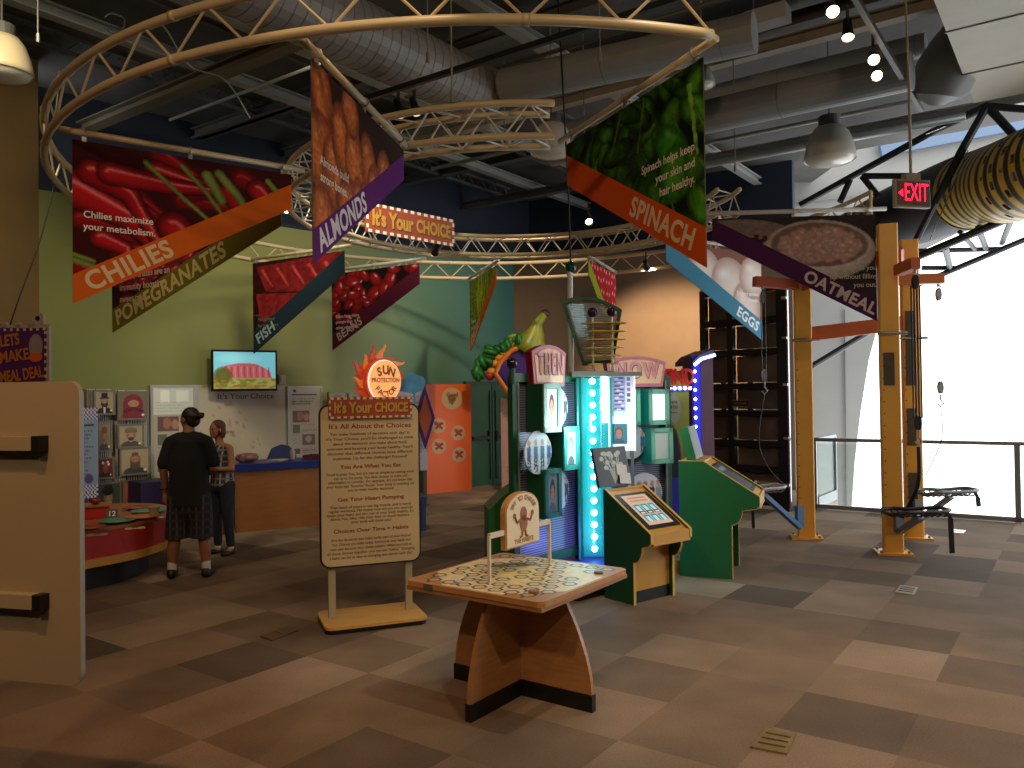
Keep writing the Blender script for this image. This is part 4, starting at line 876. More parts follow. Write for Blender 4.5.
part('purple_ball', mat('plum_gloss', '2c0d2e', .15), lambda mb: mb.sphere((-.02, -.02, 2.09), .055), M1, smooth=True); part('ball_post', gp, lambda mb: mb.cyl((-.02, -.02, 1.9), (-.02, -.02, 2.05), .03), M1)
led = mat('teal_white_led', 'c8fff8', .5, emit='9cfff4', es=14)
LX = Vector((.80, 8.0, 0))
acr = bpy.data.materials.new('clear_acrylic_tube'); acr.use_nodes = True; nt = acr.node_tree; nt.nodes.clear(); ou = nt.nodes.new('ShaderNodeOutputMaterial'); mx = nt.nodes.new('ShaderNodeMixShader'); tr = nt.nodes.new('ShaderNodeBsdfTransparent'); gg = nt.nodes.new('ShaderNodeBsdfGlossy'); tr.inputs['Color'].default_value = (.80, .93, .97, 1); gg.inputs['Roughness'].default_value = .08; mx.inputs['Fac'].default_value = .12
nt.links.new(tr.outputs[0], mx.inputs[1]); nt.links.new(gg.outputs[0], mx.inputs[2]); nt.links.new(mx.outputs[0], ou.inputs['Surface'])
ML = T(*(LX-KO))
part('light_column', mat('teal_back_channel', '2a9aa0', .4), lambda mb: (mb.box((.02, .1, 1.06), (.3, .03, 1.8)), mb.box((-.15, .02, 1.06), (.02, .16, 1.8)), mb.box((.18, .02, 1.06), (.02, .16, 1.8))), ML)
part('acrylic_tube', acr, lambda mb: mb.tube([(0, 0, .16), (0, 0, 1.97)], .12, 24, cap=False), ML, smooth=True)
part('column_cap', steel, lambda mb: (mb.box((0, .03, 2.0), (.42, .3, .05)), mb.box((.3, -.05, 1.99), (.35, .25, .04))), ML)
for k in range(15): part('led_lamp', led, lambda mb: mb.sphere((.0, -.02, .26+k*.119), .032, 12, 8), ML)
part('light_bar', mat('white_light_bar', 'ffffff', .5, emit='e8fbff', es=5), lambda mb: mb.box((.13, .07, 1.75), (.06, .02, .48)), ML)
MP = T(*(Vector((1.09, 7.98, 0))-KO)) @ RZ(math.radians(-6))
def wp(mb): mb.box((0, 0, 1.62), (.27, .05, .78), bev=.004)
o = part('white_panel', mat('white_lit_panel', 'ece8f2', .4, emit='ffffff', es=.45), wp, MP)
pt = Pic(40, 90, 'ece8f2'); 
pt.rect(3, 2, 25, 80, 'b8b0d4')
for k in range(9): pt.rect(5, 4+k*8.5, 22, 8+k*8.5, '54307e', .9); pt.ell(9+(k*5) % 12, 8+k*8.5, 4, 2.4, 'efe6ff')
for k in range(5): pt.rect(28, 4+k*12, 34, 12+k*12, '9a4fb8' if k < 3 else '4a3a4a', .8)
q = flat_print('purple_lettering', pt, -.1, 1.58, .12, 1.98, -.027, t, None, 44); q.matrix_basis = MP; q.parent = o
q = flat_print('portrait_print', pic_face('4f8ea0', 'c98a78', '8a5a50'), -.11, 1.3, .05, 1.5, -.0275, t, None, 40); q.matrix_basis = MP; q.parent = o
q = part('panel_legs', grey, lambda mb: (mb.box((-.1, .02, .7), (.03, .03, 1.1)), mb.box((.1, .02, .7), (.03, .03, 1.1))), MP)
# crest
CM = T(*(Vector((.84, 8.1, 0))-KO)) @ RZ(math.radians(-8)); cz = lambda y: 1.8+(394.5-y)/800*8.05; cxp = lambda x: (x-595)/800*8.05
crest = [(cxp(583), cz(366)), (cxp(614), cz(364)), (cxp(623), cz(311))]+[(cxp(x), cz(y)) for x, y in ((612, 304), (600, 299), (588, 297), (575, 297), (562, 300))]
def rim(mb):
    ins = [(x*.86+.003, (z-2.45)*.9+2.45) for x, z in crest]; n = len(crest)
    for i in range(n):
        a, b = crest[i], crest[(i+1) % n]; c_, d_ = ins[(i+1) % n], ins[i]; mb.prism([a, b, c_, d_], .1, T(0, -.05, 0))
part('crest_frame', gp, rim, CM)
def wires(mb):
    lo_, hi_ = cz(363), cz(302)
    for k in range(34):
        z = lo_+(hi_-lo_)*k/34; f_ = (z-lo_)/(hi_-lo_); xl = cxp(583)+(cxp(563)-cxp(583))*f_; xr = cxp(614)+(cxp(622)-cxp(614))*f_
        if z > cz(312): xr = min(xr, cxp(622)-(z-cz(312))*2.2)
        if xr > xl: mb.cyl((xl+.01, 0, z), (xr-.01, 0, z), .008, 5)
part('crest_wires', mat('wire_grey', 'b4b4b8', .4, .2), wires, CM)
part('crest_pole', mat('pole_white', 'cfd2d0', .4), lambda mb: mb.cyl((cxp(571), .06, 2.0), (cxp(571), .06, cz(268)), .028, 10), CM)
part('pole_ball', mat('green_gloss', '0c3a24', .2), lambda mb: mb.sphere((cxp(572), .06, cz(265)), .06), CM, smooth=True)
for x, s in ((594, -1), (613, 1)):
    part('disc_rod', mat('pole_white', 'cfd2d0'), lambda mb: mb.cyl((cxp(x), -.16, 2.02), (cxp(x), -.16, cz(316)), .012, 8), CM)
    part('plum_ball', mat('plum_gloss', '2c0d2e'), lambda mb: mb.sphere((cxp(x), -.16, cz(314)), .05), CM, smooth=True)
    for k in range(6): part('yellow_disc', mat('mustard_disc', 'c09a2c', .35), lambda mb: mb.lathe([(0, .012), (.135-.012*k, .002), (.135-.012*k, -.004), (0, -.012)], (cxp(x)+.02, -.16, cz(325+8*k))), CM, smooth='auto')
    part('rod_bracket', steel, lambda mb: mb.bar((cxp(x), -.16, 2.04), (cxp(x), .02, 2.04), .03), CM)
tp = CM @ Vector((cxp(572), .06, cz(260)))+KO
cable([tp, tp+Vector((-.02, 0, .9)), tp+Vector((-.1, .1, 6.28-tp.z))], .009, 'tower_cable', 'black cable rising from the green ball of the kiosk tower', blk)
gcb = at(489, 512, 7.75); t = thing('green_cabinet', 'low green cabinet with a sloped top behind the puzzle table sign', 'cabinet', (gcb.x, gcb.y, 0), math.radians(8))
mb = MB().use(gl_); mb.prism([(0, 0), (.3, 0), (.3, .92), (.14, .82), (0, .69)], .45); mb.build('body', t); mb = MB().use(kick); mb.box((.15, .2, .05), (.31, .46, .1)); mb.build('kick_plate', t)
# ------------------------------------------------------------------ touch consoles
def console(name, label, org_, az, W, D_, lip, zl0, zl1, yt, zt, zb, gm, front_y, screen, board, toe):
    u = Vector((math.sin(az), math.cos(az), 0)); t = thing(name, label, 'touch console', org_, math.atan2(u.y, u.x))
    # profile in (y,z): y into the console
    arcp = [(0, zb-.14)]+[(-.1*math.sin(a)*1.0+0-.0, zb-.14+.14*(1-math.cos(a))) for a in [PI/2*i/6 for i in range(1, 7)]]
    prof = [(D_, 0), (0, 0)]+arcp+[(-lip+.03, zl0), (-lip, zl0+.03), (-lip, zl1), (-lip+.02, zl1+.015), (yt, zt), (D_, zt)]
    def side(x):
        mb = MB().use(gm); R = Matrix(((0, 1, 0, x), (1, 0, 0, 0), (0, 0, 1, 0), (0, 0, 0, 1)))
        mb.prism(prof[::-1], .024, R @ T(0, -.012, 0)); o = mb.build('side_panel', t)
        mb = MB().use(mat('light_edge_band', 'd8b45a', .45)); Pn = [Vector((x, y, z)) for y, z in prof[1:]]
        for a, b in zip(Pn, Pn[1:]): mb.bar(a, b, .026, .006)
        mb.build('edge_band', o)
    side(0); side(W)
    mb = MB().use(yl if screen == 1 else gm); mb.box((W/2, front_y, (.1+zb)/2+.03), (W-.025, .02, zb-.04)); mb.build('front_panel', t)
    mb = MB().use(kick); mb.box((W/2, front_y-.004, .05), (W-.025, .02, .1)); mb.build('kick_plate', t)
    mb = MB().use(gm); mb.box((W/2, D_-.01, zt/2), (W-.025, .015, zt-.01)); mb.build('back_panel', t)
    a = Vector((0, -lip+.02, zl1-.008)); b = Vector((0, yt, zt-.02)); d = (b-a); Ls = d.length; ang = math.atan2(d.z, d.y)
    Ms = T(W/2, a.y, a.z) @ RX(ang)                     # local y up the slope, z normal
    mb = MB().use(yl); mb.M = Ms; mb.box((0, Ls/2, -.01), (W-.026, Ls, .02)); mb.M = Matrix(); mb.box((W/2, -lip+.012, (zl0+zl1)/2), (W-.026, .02, zl1-zl0)); mb.box((W/2, (yt+D_)/2, zt-.012), (W-.026, D_-yt, .02)); mb.box((W/2, -lip/2-.02, zl0+.01), (W-.026, lip-.03, .015)); mb.build('control_deck', t)
    mb = MB().use(black); mb.M = Ms; mb.box((0, Ls*.5, .004), (W*.84, Ls*.78, .008), bev=.01); bz_ = mb.build('bezel', t)
    sp = Pic(90, 100, 'c8a890')
    for k in range(2): sp.rect(14, 8+k*10, 76, 13+k*10, 'a0705c', .7)
    for i in range(3):
        for z_ in (32, 68): sp.rect(10+i*26, z_, 32+i*26, z_+22, '1f8f9c'); sp.rect(15+i*26, z_+5, 26+i*26, z_+22, 'b8d8dc')
        sp.rect(10+i*26, 55, 32+i*26, 65, '1c1a20'); sp.rect(14+i*26, 58, 28+i*26, 62, 'cfd0d8')
    if screen == 2: sp = Pic(20, 20, '30343a'); sp.rect(2, 2, 18, 5, '6a707a')
    q = print_mesh('screen', sp, lambda u_, v: ((-.5+u_)*W*.62, Ls*(.84-.66*v), .0095, u_, v), 70, 60, t, vcol_mat('lit_screen', .3, .55)); q.matrix_basis = Ms; q.parent = bz_
    # rear display board
    bw, bh = board; Mb = T(W*.48, yt+.12, zt) @ RX(math.radians(-14))
    mb = MB().use(gm if screen == 2 else mat('board_dark_frame', '1a2030', .4)); mb.M = Mb; mb.box((0, 0, bh/2), (bw, .09 if screen == 2 else .03, bh)); bo = mb.build('display_board', t)
    bp = Pic(60, 70, '2c3440')
    if screen == 1:
        r = random.Random(4)
        for k in range(16): x, y = r.uniform(8, 52), r.uniform(6, 40); bp.stroke([(30, 68), ((30+x)/2+4, 45), (x, y)], .8, '9fb0a8'); bp.ell(x, y, 4.5, 4.5, 'b8c8bc')
    q = print_mesh('board_print', bp, lambda u_, v: ((-.5+u_)*bw*.9, -(.047 if screen == 2 else .0165), bh*(.96-.9*v), u_, v), 60, 60, t); q.matrix_basis = Mb; q.parent = bo
    if screen == 1:
        mb = MB().use(mat('white_paper', 'dcdcd6', .6)); mb.M = Mb; mb.box((.1, -.025, .14), (.13, .004, .1), M=RY(.15)); mb.box((.12, -.03, .06), (.14, .004, .1), M=RY(.1)); mb.build('paper_note', bo)
    return t
console('touch_console', 'low green and yellow touch console with a lit teal quiz screen', Vector((1.02, 6.82, 0)), math.radians(51.6), .5, .35, .2, .52, .62, .33, .955, .5, gp, .05, 1, (.42, .36), 0)
console('touch_console', 'taller bright green touch console seen from the side beside the blue seesaw arm', Vector((2.10, 7.72, 0)), math.radians(21), .64, .5, .26, .68, .80, .26, 1.13, .66, gl_, .1, 2, (.5, .33), 0)
mb = MB().use(mat('bench_blocks', 'b5894a', .5)); mb.box((0, 0, .05), (.24, .3, .1)); mb.box((0, 0, .115), (.24, .3, .03)); o = mb.build('step_block'); o.location = G(688, 578)+Vector((-.15, .35, 0)); tag(o, 'low dark step block between the two green touch consoles', 'step')
# ------------------------------------------------------------------ green wall exhibits
wd = (W1-W0).normalized(); wn_ = Vector((-wd.y, wd.x, 0)); WROT = math.atan2(wd.y, wd.x)
def WP(px, py, off):
    d = ray(px, py); t_ = (-off-(EYE-W0).dot(wn_))/d.dot(wn_); return EYE+d*t_
def wrect(px0, px1, y0, y1, off):
    a, b = WP(px0, (y0+y1)/2, off), WP(px1, (y0+y1)/2, off); m_ = (px0+px1)/2; zt, zb = WP(m_, y0, off).z, WP(m_, y1, off).z
    c = (a+b)/2; c.z = (zt+zb)/2; return c, (b-a).xy.length, zt-zb
fsil = mat('silver_picture_frame', '7d7468', .4, .4); barm = None
def frame_thing(name, label, cat, r, off, pic, fw=.03, fm=fsil, depth=.05, group=None, res=None, pm=None):
    c, w_, h = wrect(*r, off); t = thing(name, label, cat, c, WROT, group)
    mb = MB().use(fm)
    for cc, dd in (((0, 0, h/2-fw/2), (w_, depth, fw)), ((0, 0, -h/2+fw/2), (w_, depth, fw)), ((-w_/2+fw/2, 0, 0), (fw, depth, h-2*fw)), ((w_/2-fw/2, 0, 0), (fw, depth, h-2*fw))): mb.box(cc, dd)
    mb.build('frame', t); mb = MB().use(mat('frame_backing', '3a342c', .7)); mb.box((0, .012, 0), (w_-fw, depth*.5, h-fw)); mb.build('backing', t)
    flat_print('picture', pic, -w_/2+fw, -h/2+fw, w_/2-fw, h/2-fw, -.016, t, pm, res or 44); return t, w_, h
def portrait(bg, skin, coat, extra):
    p = Pic(60, 66, bg); p.ell(30, 66, 26, 18, coat); p.rect(25, 40, 35, 52, skin); p.ell(30, 30, 12, 15, skin, 0, 1, shade=tuple(x*.6 for x in p.c(skin)))
    if extra == 'hat': p.ell(30, 38, 11, 12, '2a1c14'); p.ell(30, 28, 9, 9, skin); p.rect(14, 17, 46, 21, '14110f'); p.rect(20, 4, 40, 18, '14110f'); p.rect(27, 48, 33, 66, 'd8cdbb')
    if extra == 'scarf': p.ell(30, 32, 22, 28, '7e1d26'); p.rect(8, 44, 52, 66, '7e1d26'); p.ell(31, 28, 12, 9, skin); p.stroke([(12, 48), (32, 40), (50, 48)], 4, '5a1219')
    if extra == 'cap': p.rect(14, 12, 46, 22, '6a5a4a'); p.ell(30, 12, 15, 7, '7d6c58'); p.ell(30, 42, 8, 5, '3a2a20')
    if extra == 'beard': p.ell(30, 42, 11, 14, '5a4a3c'); p.ell(30, 14, 8, 5, '6a4a34'); p.ell(30, 28, 9, 8, skin)
    if extra == 'punk': p.ell(30, 16, 15, 9, '141210'); p.poly([(16, 18), (22, 4), (40, 4), (45, 18)], '141210')
    if extra == 'girl': p.ell(30, 20, 16, 13, '1a100c'); p.ell(30, 32, 10, 12, skin); p.stroke([(16, 20), (14, 50)], 4, '1a100c')
    if extra == 'boy': p.ell(30, 17, 14, 8, '7a4a2a')
    if extra == 'dark': p.ell(20, 14, 5, 5, 'e0d8c8'); p.ell(40, 12, 5, 5, 'd8c8b8'); p.ell(44, 20, 5, 5, 'e0d8c8')
    if extra != 'scarf': p.rect(36, 38, 36, 38, skin)
    for x in (25, 35): p.ell(x, 29, 2.2, 1.2, '20140e')
    if extra not in ('scarf',): p.ell(30, 41, 4, 1.3, '7a3a30')
    p.ell(52, 58, 3, 3, 'e8e8e0'); return p
stripes = Pic(120, 8, 'd8d4ca'); r_ = random.Random(2); x = 0
while x < 120: w_ = r_.choice([2, 3, 5]); stripes.rect(x, 0, x+w_, 8, '15130f'); x += w_+r_.choice([2, 3, 4])
for px0, px1, y0, y1, lb in ((112, 148, 390, 502, 'right hand column of the black and white striped portrait rack'), (84, 113, 389, 512, 'left column of the black and white striped portrait rack, behind the blue text board')):
    c, w_, h = wrect(px0, px1, y0, y1, .1); t = thing('striped_rack', lb.replace('right hand', 'wider'), 'display rack', c, WROT)
    flat_print('barcode_print', stripes, -w_/2, -h/2, w_/2, h/2, -.031, t, None, 60); mb = MB().use(mat('rack_dark', '1c1814', .7)); mb.box((0, 0, 0), (w_, .06, h)); mb.build('rack_board', t)
    mb = MB().use(fsil)
    for s in (-1, 1): mb.box((s*(w_/2-.01), -.02, -.2), (.03, .04, h+.4))
    mb.build('rack_post', t)
for r, a, lb in (((93, 115, 390, 415), ('a89878', 'b08a6c', '151312', 'hat'), 'framed portrait of a bearded man in a black brimmed hat'), ((117, 148, 391, 420), ('7a6a5a', 'b88868', '7e1d26', 'scarf'), 'framed portrait of a person wrapped in a dark red headscarf'),
                ((96, 112, 421, 452), ('8a7a60', 'b8805c', '4a4a48', 'boy'), 'framed portrait of a person in profile beside the blue text board'), ((117, 144, 424, 448), ('a89a80', 'b88a6a', '4a4840', 'cap'), 'framed portrait of a young man in a grey flat cap'),
                ((119, 150, 447, 475), ('a89878', 'a87858', '3a3a34', 'beard'), 'framed portrait of an older man with a long grey beard'), ((96, 114, 457, 479), ('6a1c14', '9a5a40', '2a1410', 'dark'), 'small framed dark red portrait with pale flowers'),
                ((94, 121, 482, 516), ('3f463f', 'a98468', '2a2a2a', 'punk'), 'framed portrait of a frowning youth with short black hair'), ((122, 145, 480, 509), ('b0603f', '9a5a3c', 'c8b8a0', 'girl'), 'framed portrait of a smiling girl with dark braided hair'),
                ((86, 92, 390, 412), ('6a6258', '8a6a50', '2a2a2a', 'boy'), 'narrow edge-on portrait frame at the top by the green wall')):
    frame_thing('portrait_frame', lb, 'portrait', r, .22, portrait(*a), .025, group='portrait frames on the green wall')
# blue text board
bp = Pic(40, 96, '7d8fa8')
for k in range(6):
    for j in range(20):
        if (k+j) % 2: bp.rect(j*2, k*2.2, j*2+2, k*2.2+2.2, '4a2460'); bp.rect(j*2, 96-k*2.2-2.2, j*2+2, 96-k*2.2, '4a2460')
        else: bp.rect(j*2, k*2.2, j*2+2, k*2.2+2.2, 'c8c8dc'); bp.rect(j*2, 96-k*2.2-2.2, j*2+2, 96-k*2.2, 'c8c8dc')
bp.rect(4, 18, 36, 20, '1c2440'); bp.lines(4, 24, 36, 74, 12, '35486a', .7, 3); bp.ell(30, 76, 5, 5, '4a3a78')
t = thing('text_board', 'tall blue text board with purple checkered ends beside the portraits', 'text board', *[wrect(62, 98, 408, 499, .6)[0], WROT]); _, w_, h = wrect(62, 98, 408, 499, .6)
mb = MB().use(mat('board_blue', '6f8098', .5)); mb.box((0, .015, 0), (w_, .03, h)); mb.box((0, .03, -h/2-.18), (.06, .03, .7)); mb.build('board', t); flat_print('board_print', bp, -w_/2, -h/2, w_/2, h/2, -.002, t, None, 40)
# posters and whiteboard
def poster(bright, seed):
    p = Pic(60, 124, 'b4aa98'); r = random.Random(seed); 
    if bright: p.rect(0, 0, 60, 38, 'd6dcd4'); p.rect(10, 3, 24, 22, 'f4f8f4'); p.rect(34, 3, 52, 20, 'eef4ee'); p.lines(4, 20, 56, 36, 4, '9aa8a8', .5, seed)  # bright reflection painted into the top of the print
    else: p.rect(5, 10, 52, 13, '4a5560'); p.lines(5, 18, 52, 32, 3, '4a4a48', .7, seed); p.ell(10, 5, 3, 3, '303848')
    p.rect(6, 40, 38, 62, '6b4a3c'); p.ell(20, 50, 6, 8, 'a06a50'); p.ell(32, 52, 5, 7, 'b08060'); p.rect(6, 66, 20, 80, '5a6648'); p.lines(24, 66, 54, 80, 5, '8a8274', .7, seed+1); p.rect(24, 84, 48, 102, '6a5a54'); p.ell(36, 92, 6, 6, 'b89a88')
    p.lines(6, 84, 20, 102, 6, '8a8274', .7, seed+2); p.rect(6, 108, 20, 118, '5a4038'); p.lines(24, 108, 54, 118, 3, '6a3a4a', .6, seed); return p
frame_thing('framed_poster', 'tall framed poster with a bright reflection on top, behind the standing man', 'poster', (150, 196, 385, 478), .06, poster(1, 3), .04, mat('pale_aluminium_frame', 'a8a498', .4, .3))
frame_thing('framed_poster', 'tall framed news poster with photos, standing over the blue counter', 'poster', (287, 322, 386, 459), .06, poster(0, 8), .035, mat('pale_aluminium_frame', 'a8a498'))
wb = Pic(180, 150, 'c4b89c')
wb.stroke([(60+34*math.cos(a), 55+26*math.sin(a)) for a in [k*.35 for k in range(16)]], .7, 'a8624c', k=.7)
for a, b in (((60, 55), (85, 40)), ((60, 55), (90, 62)), ((60, 55), (66, 80)), ((100, 95), (125, 85)), ((104, 102), (122, 96)), ((120, 60), (160, 60)), ((120, 72), (150, 72))): wb.stroke([a, b], .8, 'b0705a', k=.6)
t, w_, h = frame_thing('whiteboard', 'wide whiteboard with handwriting and a pie chart below the television', 'whiteboard', (196, 287, 385, 480), .04, wb, .03, mat('pale_aluminium_frame', 'a8a498'))
mb = MB().use(mat('marker_olive', '5a5240', .6)); mb.text('It\'s Your Choice', T(.03*w_, -.019, h*.38), .12, ext=.001, bold=.01, width=w_*.62); mb.build('handwriting', t)
mb = MB().use(mat('marker_purple', '7a3a78', .6)); mb.text('rams', T(-.16*w_, -.019, .02), .085, ext=.001, bold=.01); mb.build('handwriting', t)
# television
tv = Pic(150, 96, '6fb6c4'); tv.ell(60, 18, 50, 12, '8fc8d0', 0, .6, soft=1); tv.poly([(12, 70), (16, 48), (28, 36), (50, 31), (75, 29), (105, 32), (122, 42), (136, 50), (142, 70)], 'a8545a')
for k in range(16): x = 20+k*7.5; tv.stroke([(x, 36+rng.random()*6), (x+2, 66)], 1.5, '7a3540' if k % 2 else 'c0747a', k=.7)
tv.rect(0, 68, 150, 96, '8c8a50'); tv.ell(22, 62, 20, 20, '5d5a28', 0, 1, soft=.5, shade='4a4820')
for k in range(60): tv.ell(rng.random()*150, 72+rng.random()*22, 6, 3, (.35+.25*rng.random(), .36+.1*rng.random(), .16), 0, .8)
c, w_, h = wrect(214, 274.5, 350, 391, .35); t = thing('television', 'wall television showing a big red rock under a blue sky', 'television', c, WROT+math.radians(-14))
mb = MB().use(mat('tv_black', '0b0b0d', .3)); mb.box((0, .03, 0), (w_, .06, h), bev=.01); mb.build('bezel', t)
flat_print('screen', tv, -w_/2+.03, -h/2+.035, w_/2-.03, h/2-.03, -.002, t, vcol_mat('tv_screen', .25, .75), 110)
mb = MB().use(black); mb.box((0, .15, 0), (.2, .2, .15)); mb.build('wall_mount', t)
c, w_, h = wrect(278, 285, 375, 384, .04); mb = MB().use(mat('ivory_plastic', 'b8ae98', .5)); mb.box((0, 0, 0), (w_, .07, h), bev=.01); mb.box((0, -.04, 0), (w_*.5, .01, h*.5)); o = mb.build('wall_sensor'); o.location = c; o.rotation_euler = (0, 0, WROT); tag(o, 'small ivory wall box mounted right of the television', 'wall box')
for r, sd, lb in (((328, 346, 392, 409), 1, 'small framed photo just behind the header of the standing sign'), ((348, 360, 393, 408), 2, 'narrow framed photo between the sun sign and the standing sign header')):
    frame_thing('portrait_frame', lb, 'portrait', r, .2, portrait('8a8274', 'a07858', '3a3a3a', 'cap' if sd == 1 else 'boy'), .02)
# purple cabinet
c = WP(162, 490, .45); t = thing('low_cabinet', 'low purple cabinet below the framed poster behind the standing man', 'cabinet', (c.x, c.y, 0), WROT)
mb = MB().use(mat('purple_cabinet', '2a1a48', .5)); mb.box((0, 0, .36), (.75, .5, .66)); mb.build('body', t); mb = MB().use(kick); mb.box((0, 0, .02), (.7, .44, .04)); mb.build('kick_base', t)
# reception desk
D0, D1 = G(235, 533), G(322, 525); dd = (D1-D0).normalized(); rz = math.atan2(dd.y, dd.x); t = thing('reception_desk', 'long honey wood counter with a thick blue top', 'counter', D0, rz)
hw = mat('desk_honey_wood', '905c2c', .45, var=.1, scale=4, stretch=(1, 1, 6)); bt = mat('cobalt_blue_top', '1c2c78', .35)
mb = MB().use(hw); mb.box((.76, .35, .41), (1.52, .7, .82)); mb.build('body', t)
mb = MB().use(hw); mb.box((-.1, .15, .44), (.12, .6, .88)); mb.build('end_panel', t)
mb = MB().use(bt); mb.box((.76, .35, .87), (1.58, .8, .09)); mb.build('countertop', t)
def on_desk(x, y): v = RZ(rz) @ Vector((x, y, .916)); return D0+v
def single(name, label, cat, loc, fn, m_, rz_=0, smooth=True, group=None): mb = MB().use(m_); fn(mb); o = mb.build(name, smooth=smooth); o.location = loc; o.rotation_euler = (0, 0, rz_); return tag(o, label, cat, group)
def lump(mb, R=(.16, .1, .07), n=14):
    r = random.Random(3)
    mb.sphere((0, 0, R[2]*.9), R, 18, 10)
    for k in range(n): a = r.random()*6.28; mb.sphere((R[0]*.7*math.cos(a), R[1]*.7*math.sin(a), .03+r.random()*R[2]), .035, 8, 6)
single('bagged_snack', 'pinkish plastic bag bundle on the left end of the blue counter', 'bag', on_desk(.22, .3), lump, mat('pink_brown_bag', '8a5a58', .35, var=.3, scale=25), .3)
single('paper_stack', 'loose pale paper sheets on the blue counter', 'papers', on_desk(.62, .22), lambda mb: [mb.box((i*.02-.03, i*.01, .004+.006*i), (.22, .16, .005), rz=.2*i) for i in range(4)], mat('paper_pale', 'b8b0a0', .6), .2, False)
single('bottle', 'small clear bottle on the blue counter before the news poster', 'bottle', on_desk(.85, .3), lambda mb: mb.lathe([(0, 0), (.035, 0), (.037, .02), (.037, .13), (.015, .17), (.015, .2), (0, .2)], n=14), mat('cloudy_plastic', '9a948c', .3))
single('paper_tray', 'dark maroon flat box on the right part of the blue counter', 'box', on_desk(1.15, .3), lambda mb: (mb.box((0, 0, .03), (.28, .2, .06)), mb.box((.05, 0, .065), (.2, .16, .01))), mat('maroon_card', '4a1c30', .5), .1, False)
single('folded_leaflets', 'low pile of white leaflets on the blue counter beside the maroon box', 'leaflets', on_desk(1.38, .24), lambda mb: [mb.box((0, 0, .006+.008*i), (.15, .1, .006), rz=.1*i) for i in range(4)], mat('leaflet_white', 'c4bcb0', .6), 0, False)
c = on_desk(.85, .95); t = thing('office_chair', 'blue rounded chair back rising behind the counter', 'chair', (c.x, c.y, 0), rz)
cb = mat('chair_blue_plastic', '1a2a5c', .4)
mb = MB().use(cb); mb.prism([(-.2, -.2), (.2, -.2), (.22, .05), (.12, .2), (0, .23), (-.14, .18), (-.22, .02)], .03, T(0, 0, .88) @ RX(-.15)); mb.build('backrest', t)
mb = MB().use(cb); mb.box((0, .22, .46), (.44, .44, .05), bev=.05); mb.build('seat', t)
for sx_ in (-.18, .18):
    for sy in (.04, .4): mb = MB().use(grey); mb.cyl((sx_, sy, 0), (sx_, sy, .45), .014, 8); mb.build('leg', t)
mb = MB().use(grey); mb.bar((-.15, .02, .46), (-.15, .02, .8), .03, .02); mb.bar((.15, .02, .46), (.15, .02, .8), .03, .02); mb.build('back_post', t)
# ------------------------------------------------------------------ red boat shaped counter
t = thing('activity_counter', 'red boat-shaped activity counter with a yellow lower stripe and wooden top', 'counter', (-4.4, 8.1, 0))
bp_ = [(-4.35, 6.75), (-4.0, 7.38), (-3.74, 7.8), (-3.64, 8.2), (-3.66, 8.6), (-3.8, 8.9), (-4.2, 9.3), (-4.8, 9.3), (-5.2, 8.7), (-5.3, 7.7), (-4.9, 6.9)]
def smooth_poly(P, k=5):
    n = len(P); out = []
    for i in range(n):
        p0, p1, p2, p3 = [Vector(P[j % n]) for j in (i-1, i, i+1, i+2)]
        for q in range(k): t_ = q/k; v = .5*((2*p1)+(p2-p0)*t_+(2*p0-5*p1+4*p2-p3)*t_*t_+(3*p1-p0-3*p2+p3)*t_**3); out.append((v.x+4.4, v.y-8.1))
    return out
sp_ = smooth_poly(bp_)
def slabp(P, z0, z1, g=1): 
    def f(mb):
        k = len(P); mb.add([(x*g, y*g, z0) for x, y in P]+[(x*g, y*g, z1) for x, y in P], [tuple(range(k))[::-1], tuple(range(k, 2*k))]+[(i, (i+1) % k, k+(i+1) % k, k+i) for i in range(k)])
    return f
for nm, m_, z0, z1, g in (('kick_base', mat('dark_plum_base', '1a1220', .6), 0, .24, .72), ('yellow_stripe', mat('boat_yellow', 'c08a2a', .45), .24, .32, .985), ('red_side', mat('boat_red', 'a81a10', .55), .32, .57, .985), ('countertop', mat('boat_wood_top', '9a5a2c', .4, var=.1, scale=6), .57, .6, 1)):
    mb = MB().use(m_); slabp(sp_, z0, z1, g)(mb); mb.build(nm, t)
ZC = .6
def gc(px, py): return G(px, py, ZC)
c = gc(93, 519); t = thing('riser_block', 'wooden riser block with a red front on the boat-shaped counter', 'riser', c, .45)
mb = MB().use(mat('boat_wood_top', '9a5a2c')); mb.box((-.1, .12, .06), (.5, .3, .12)); mb.box((-.1, .12, .127), (.54, .34, .014)); mb.build('block', t)
mb = MB().use(mat('boat_red', '9a1810')); mb.box((-.1, -.035, .06), (.46, .01, .1)); mb.build('front_panel', t)
single('number_tag', 'small black number tag with pale digits, at the end of the riser', 'tag', gc(112, 520), lambda mb: mb.box((0, 0, .06), (.1, .015, .1), M=RX(-.35)), black, .35, False)
bpy.context.view_layer.update()
o = bpy.data.objects[-1] if False else None
mb = MB().use(mat('tag_digits', 'b8c8d8', .5)); mb.text('12', T(0, -.018, .064) @ RX(-.35), .075, ext=.001, bold=.02); q = mb.build('digits', [x for x in COL.objects if x.name.startswith('number_tag')][0])
plate = lambda r, h=.02: (lambda mb: mb.lathe([(0, .004), (r*.6, .004), (r*.68, h), (r, h+.006), (r, h+.012), (r*.66, h*.6+.01), (0, .012)], n=28))
